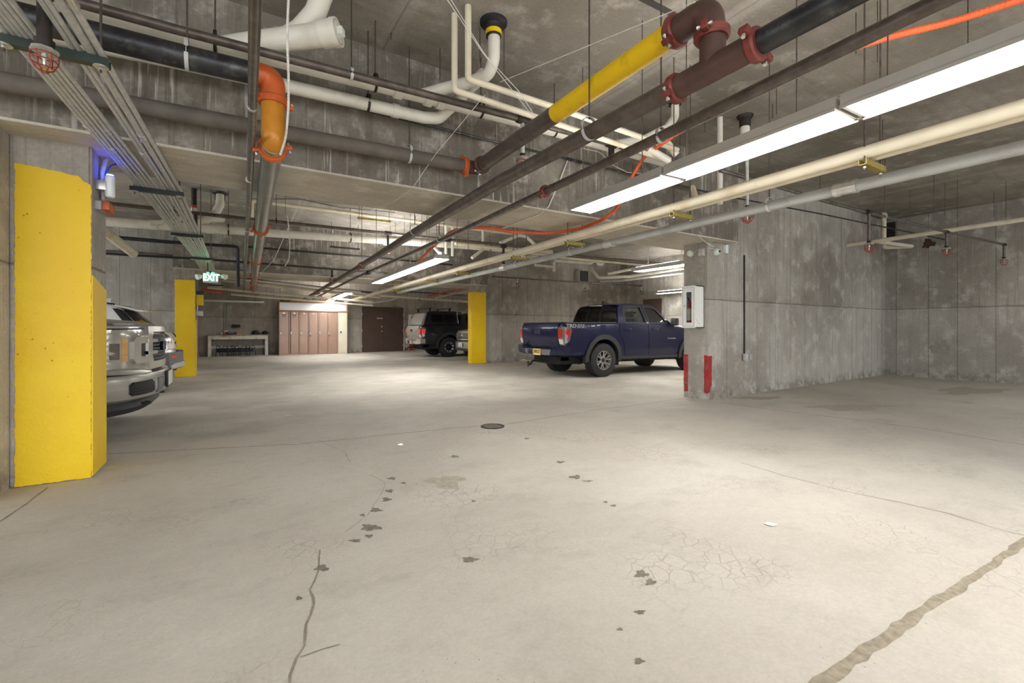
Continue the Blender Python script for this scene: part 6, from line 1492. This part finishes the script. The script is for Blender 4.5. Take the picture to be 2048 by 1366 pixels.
pipe('white_riser_pipe', 'white upright leg at the end of the short tee pipe', 'pipe', [atY(1108, 524, 11.5), atY(1108, 543, 11.5)], .05, M['pvc'])
pipe('white_coupling_pipe', 'white pipe piece above the cream pair right of the knee pipe', 'pipe', [atY(1044, 514, 10.6), atY(1075, 512, 10.6)], .06, M['pvc'])
sl = pipe('sprinkler_branch', 'thin sprinkler branch along the wall behind the blue truck', 'pipe', [atY(985, 553, 12.6), atY(1100, 561, 12.6), atY(1200, 567, 12.6), atY(1284, 572, 12.6)], .024, M['steel_pipe'], n=10)
for k, (px, y0, y1) in enumerate(((1035, 556, 575), (1170, 565, 583), (1283, 572, 588))):
    p, q = atY(px, y0, 12.6), atY(px, y1, 12.6); drop(p, q.z + .1, .02, ORD[k] + ' small sprinkler above the blue truck, counted from the third pillar', 'galv', 1.1)
a, b = atY(1158, 541, 13.3), atY(1178, 563, 13.3)
wv = empty('wall_vent', ((a.x + b.x) / 2, 13.35, b.z), 'dark louvred vent high on the wall behind the blue truck', 'vent')
MB().box((a.x, 13.3, b.z), (b.x, 13.6, a.z)).build('vent_frame', M['galv'], wv, smooth=False)
for k in range(6):
    z = b.z + (a.z - b.z) * (k + .5) / 6; MB().box((a.x + .04, 13.28, z - .035), (b.x - .04, 13.305, z + .028)).build('louvre', M['black'], wv, smooth=False)
# far bay
for nm_, lab, pts, y, r, m in (
    ('white_far_pipe', 'topmost white pipe in the far bay, just under the far beam', ((410, 552), (560, 566), (722, 584)), 15.4, .03, 'pvc'),
    ('cream_far_pipe', 'thick cream pipe in the far bay above the header of the lockers', ((440, 559), (600, 577), (760, 594)), 17.0, .06, 'cream'),
    ('dark_far_pipe', 'dark pipe just above the thick cream pipe in the far bay', ((440, 552), (600, 570), (760, 587)), 16.4, .035, 'brown_pipe'),
    ('slim_cream_far_pipe', 'slim cream pipe in the far bay under the thick cream one', ((415, 575), (560, 589), (745, 604)), 18.0, .04, 'cream'),
    ('white_far_conduit', 'lowest white pipe in the far bay, above the workbench', ((462, 589), (600, 600), (745, 611)), 19.5, .035, 'pvc'),
    ('cream_end_pipe', 'cream pipe along the far wall above the brown doors', ((740, 590), (840, 597), (940, 604)), 20.0, .05, 'cream'),
    ('dark_end_pipe', 'dark pipe above the cream pipe over the black truck', ((800, 583), (860, 586), (940, 592)), 19.4, .03, 'brown_pipe'),
    ('orange_end_hose', 'orange hose end rising above the black truck beside the third pillar', ((858, 592), (900, 583), (937, 576)), 18.6, .035, 'hose'),
    ('cream_side_pipe', 'pale pipe beside the orange hose end above the black truck', ((870, 596), (905, 588), (937, 583)), 18.8, .04, 'cream'),
    ('orange_far_hose', 'orange hose lying across the pipes by the second pillar', ((402, 579), (425, 583), (445, 584)), 17.6, .04, 'hose'),
    ('grey_sagging_pipe', 'pale sagging pipe right of the lockers under the slab', ((690, 598), (740, 606), (775, 602), (800, 594)), 20.6, .05, 'galv')):
    pY(nm_, lab, 'pipe', pts, y, r, M[m], .2 if 'sag' in nm_ else 0)
for k, (px, y0, y1) in enumerate(((643, 590, 601), (724, 600, 606), (838, 597, 606))):
    p, q = atY(px, y0, 20.2), atY(px, y1, 20.2); drop(p, q.z + .1, .022, ORD[k] + ' small sprinkler in the far bay, counted from the workbench side', 'dark_iron', 1.2)
p = atY(637, 586, 19.5)
for px in (700, 640, 560, 840, 905): 
    q = atY(px, 590, 19.0); tag(MB().cyl((q.x, 19.0, 2.3), (q.x, 19.0, ZC), .008, 6).build('ceiling_rod', M['rod']), 'thin rod holding the pipes of the far bay', 'rod', 'far bay rods')
# ---------------------------------------------------------------- camera, exposure
cd = bpy.data.cameras.new('camera'); cam = bpy.data.objects.new('camera', cd); C.objects.link(cam)
cam.location = (0, 0, HC); cam.rotation_euler = (PI / 2, 0, -TH)
cd.sensor_width = 36; cd.sensor_fit = 'HORIZONTAL'; cd.lens = FPX / 2048 * 36; cd.shift_y = -(683 - YH) / 2048
cd.clip_start = .02; cd.clip_end = 100
S = bpy.context.scene; S.camera = cam
w = bpy.data.worlds.new('world'); S.world = w; w.use_nodes = True
w.node_tree.nodes['Background'].inputs[0].default_value = (.92, .96, 1, 1); w.node_tree.nodes['Background'].inputs[1].default_value = 3.0
S.view_settings.view_transform = 'Standard'; S.view_settings.look = 'None'; S.view_settings.gamma = 1; S.view_settings.use_curve_mapping = False
S.view_settings.exposure = 0.0
S.cycles.use_denoising = True
S.cycles.max_bounces = 8; S.cycles.diffuse_bounces = 5; S.cycles.glossy_bounces = 3; S.cycles.transparent_max_bounces = 8; S.cycles.transmission_bounces = 4
S.cycles.caustics_reflective = False; S.cycles.caustics_refractive = False
S.cycles.sample_clamp_indirect = 6
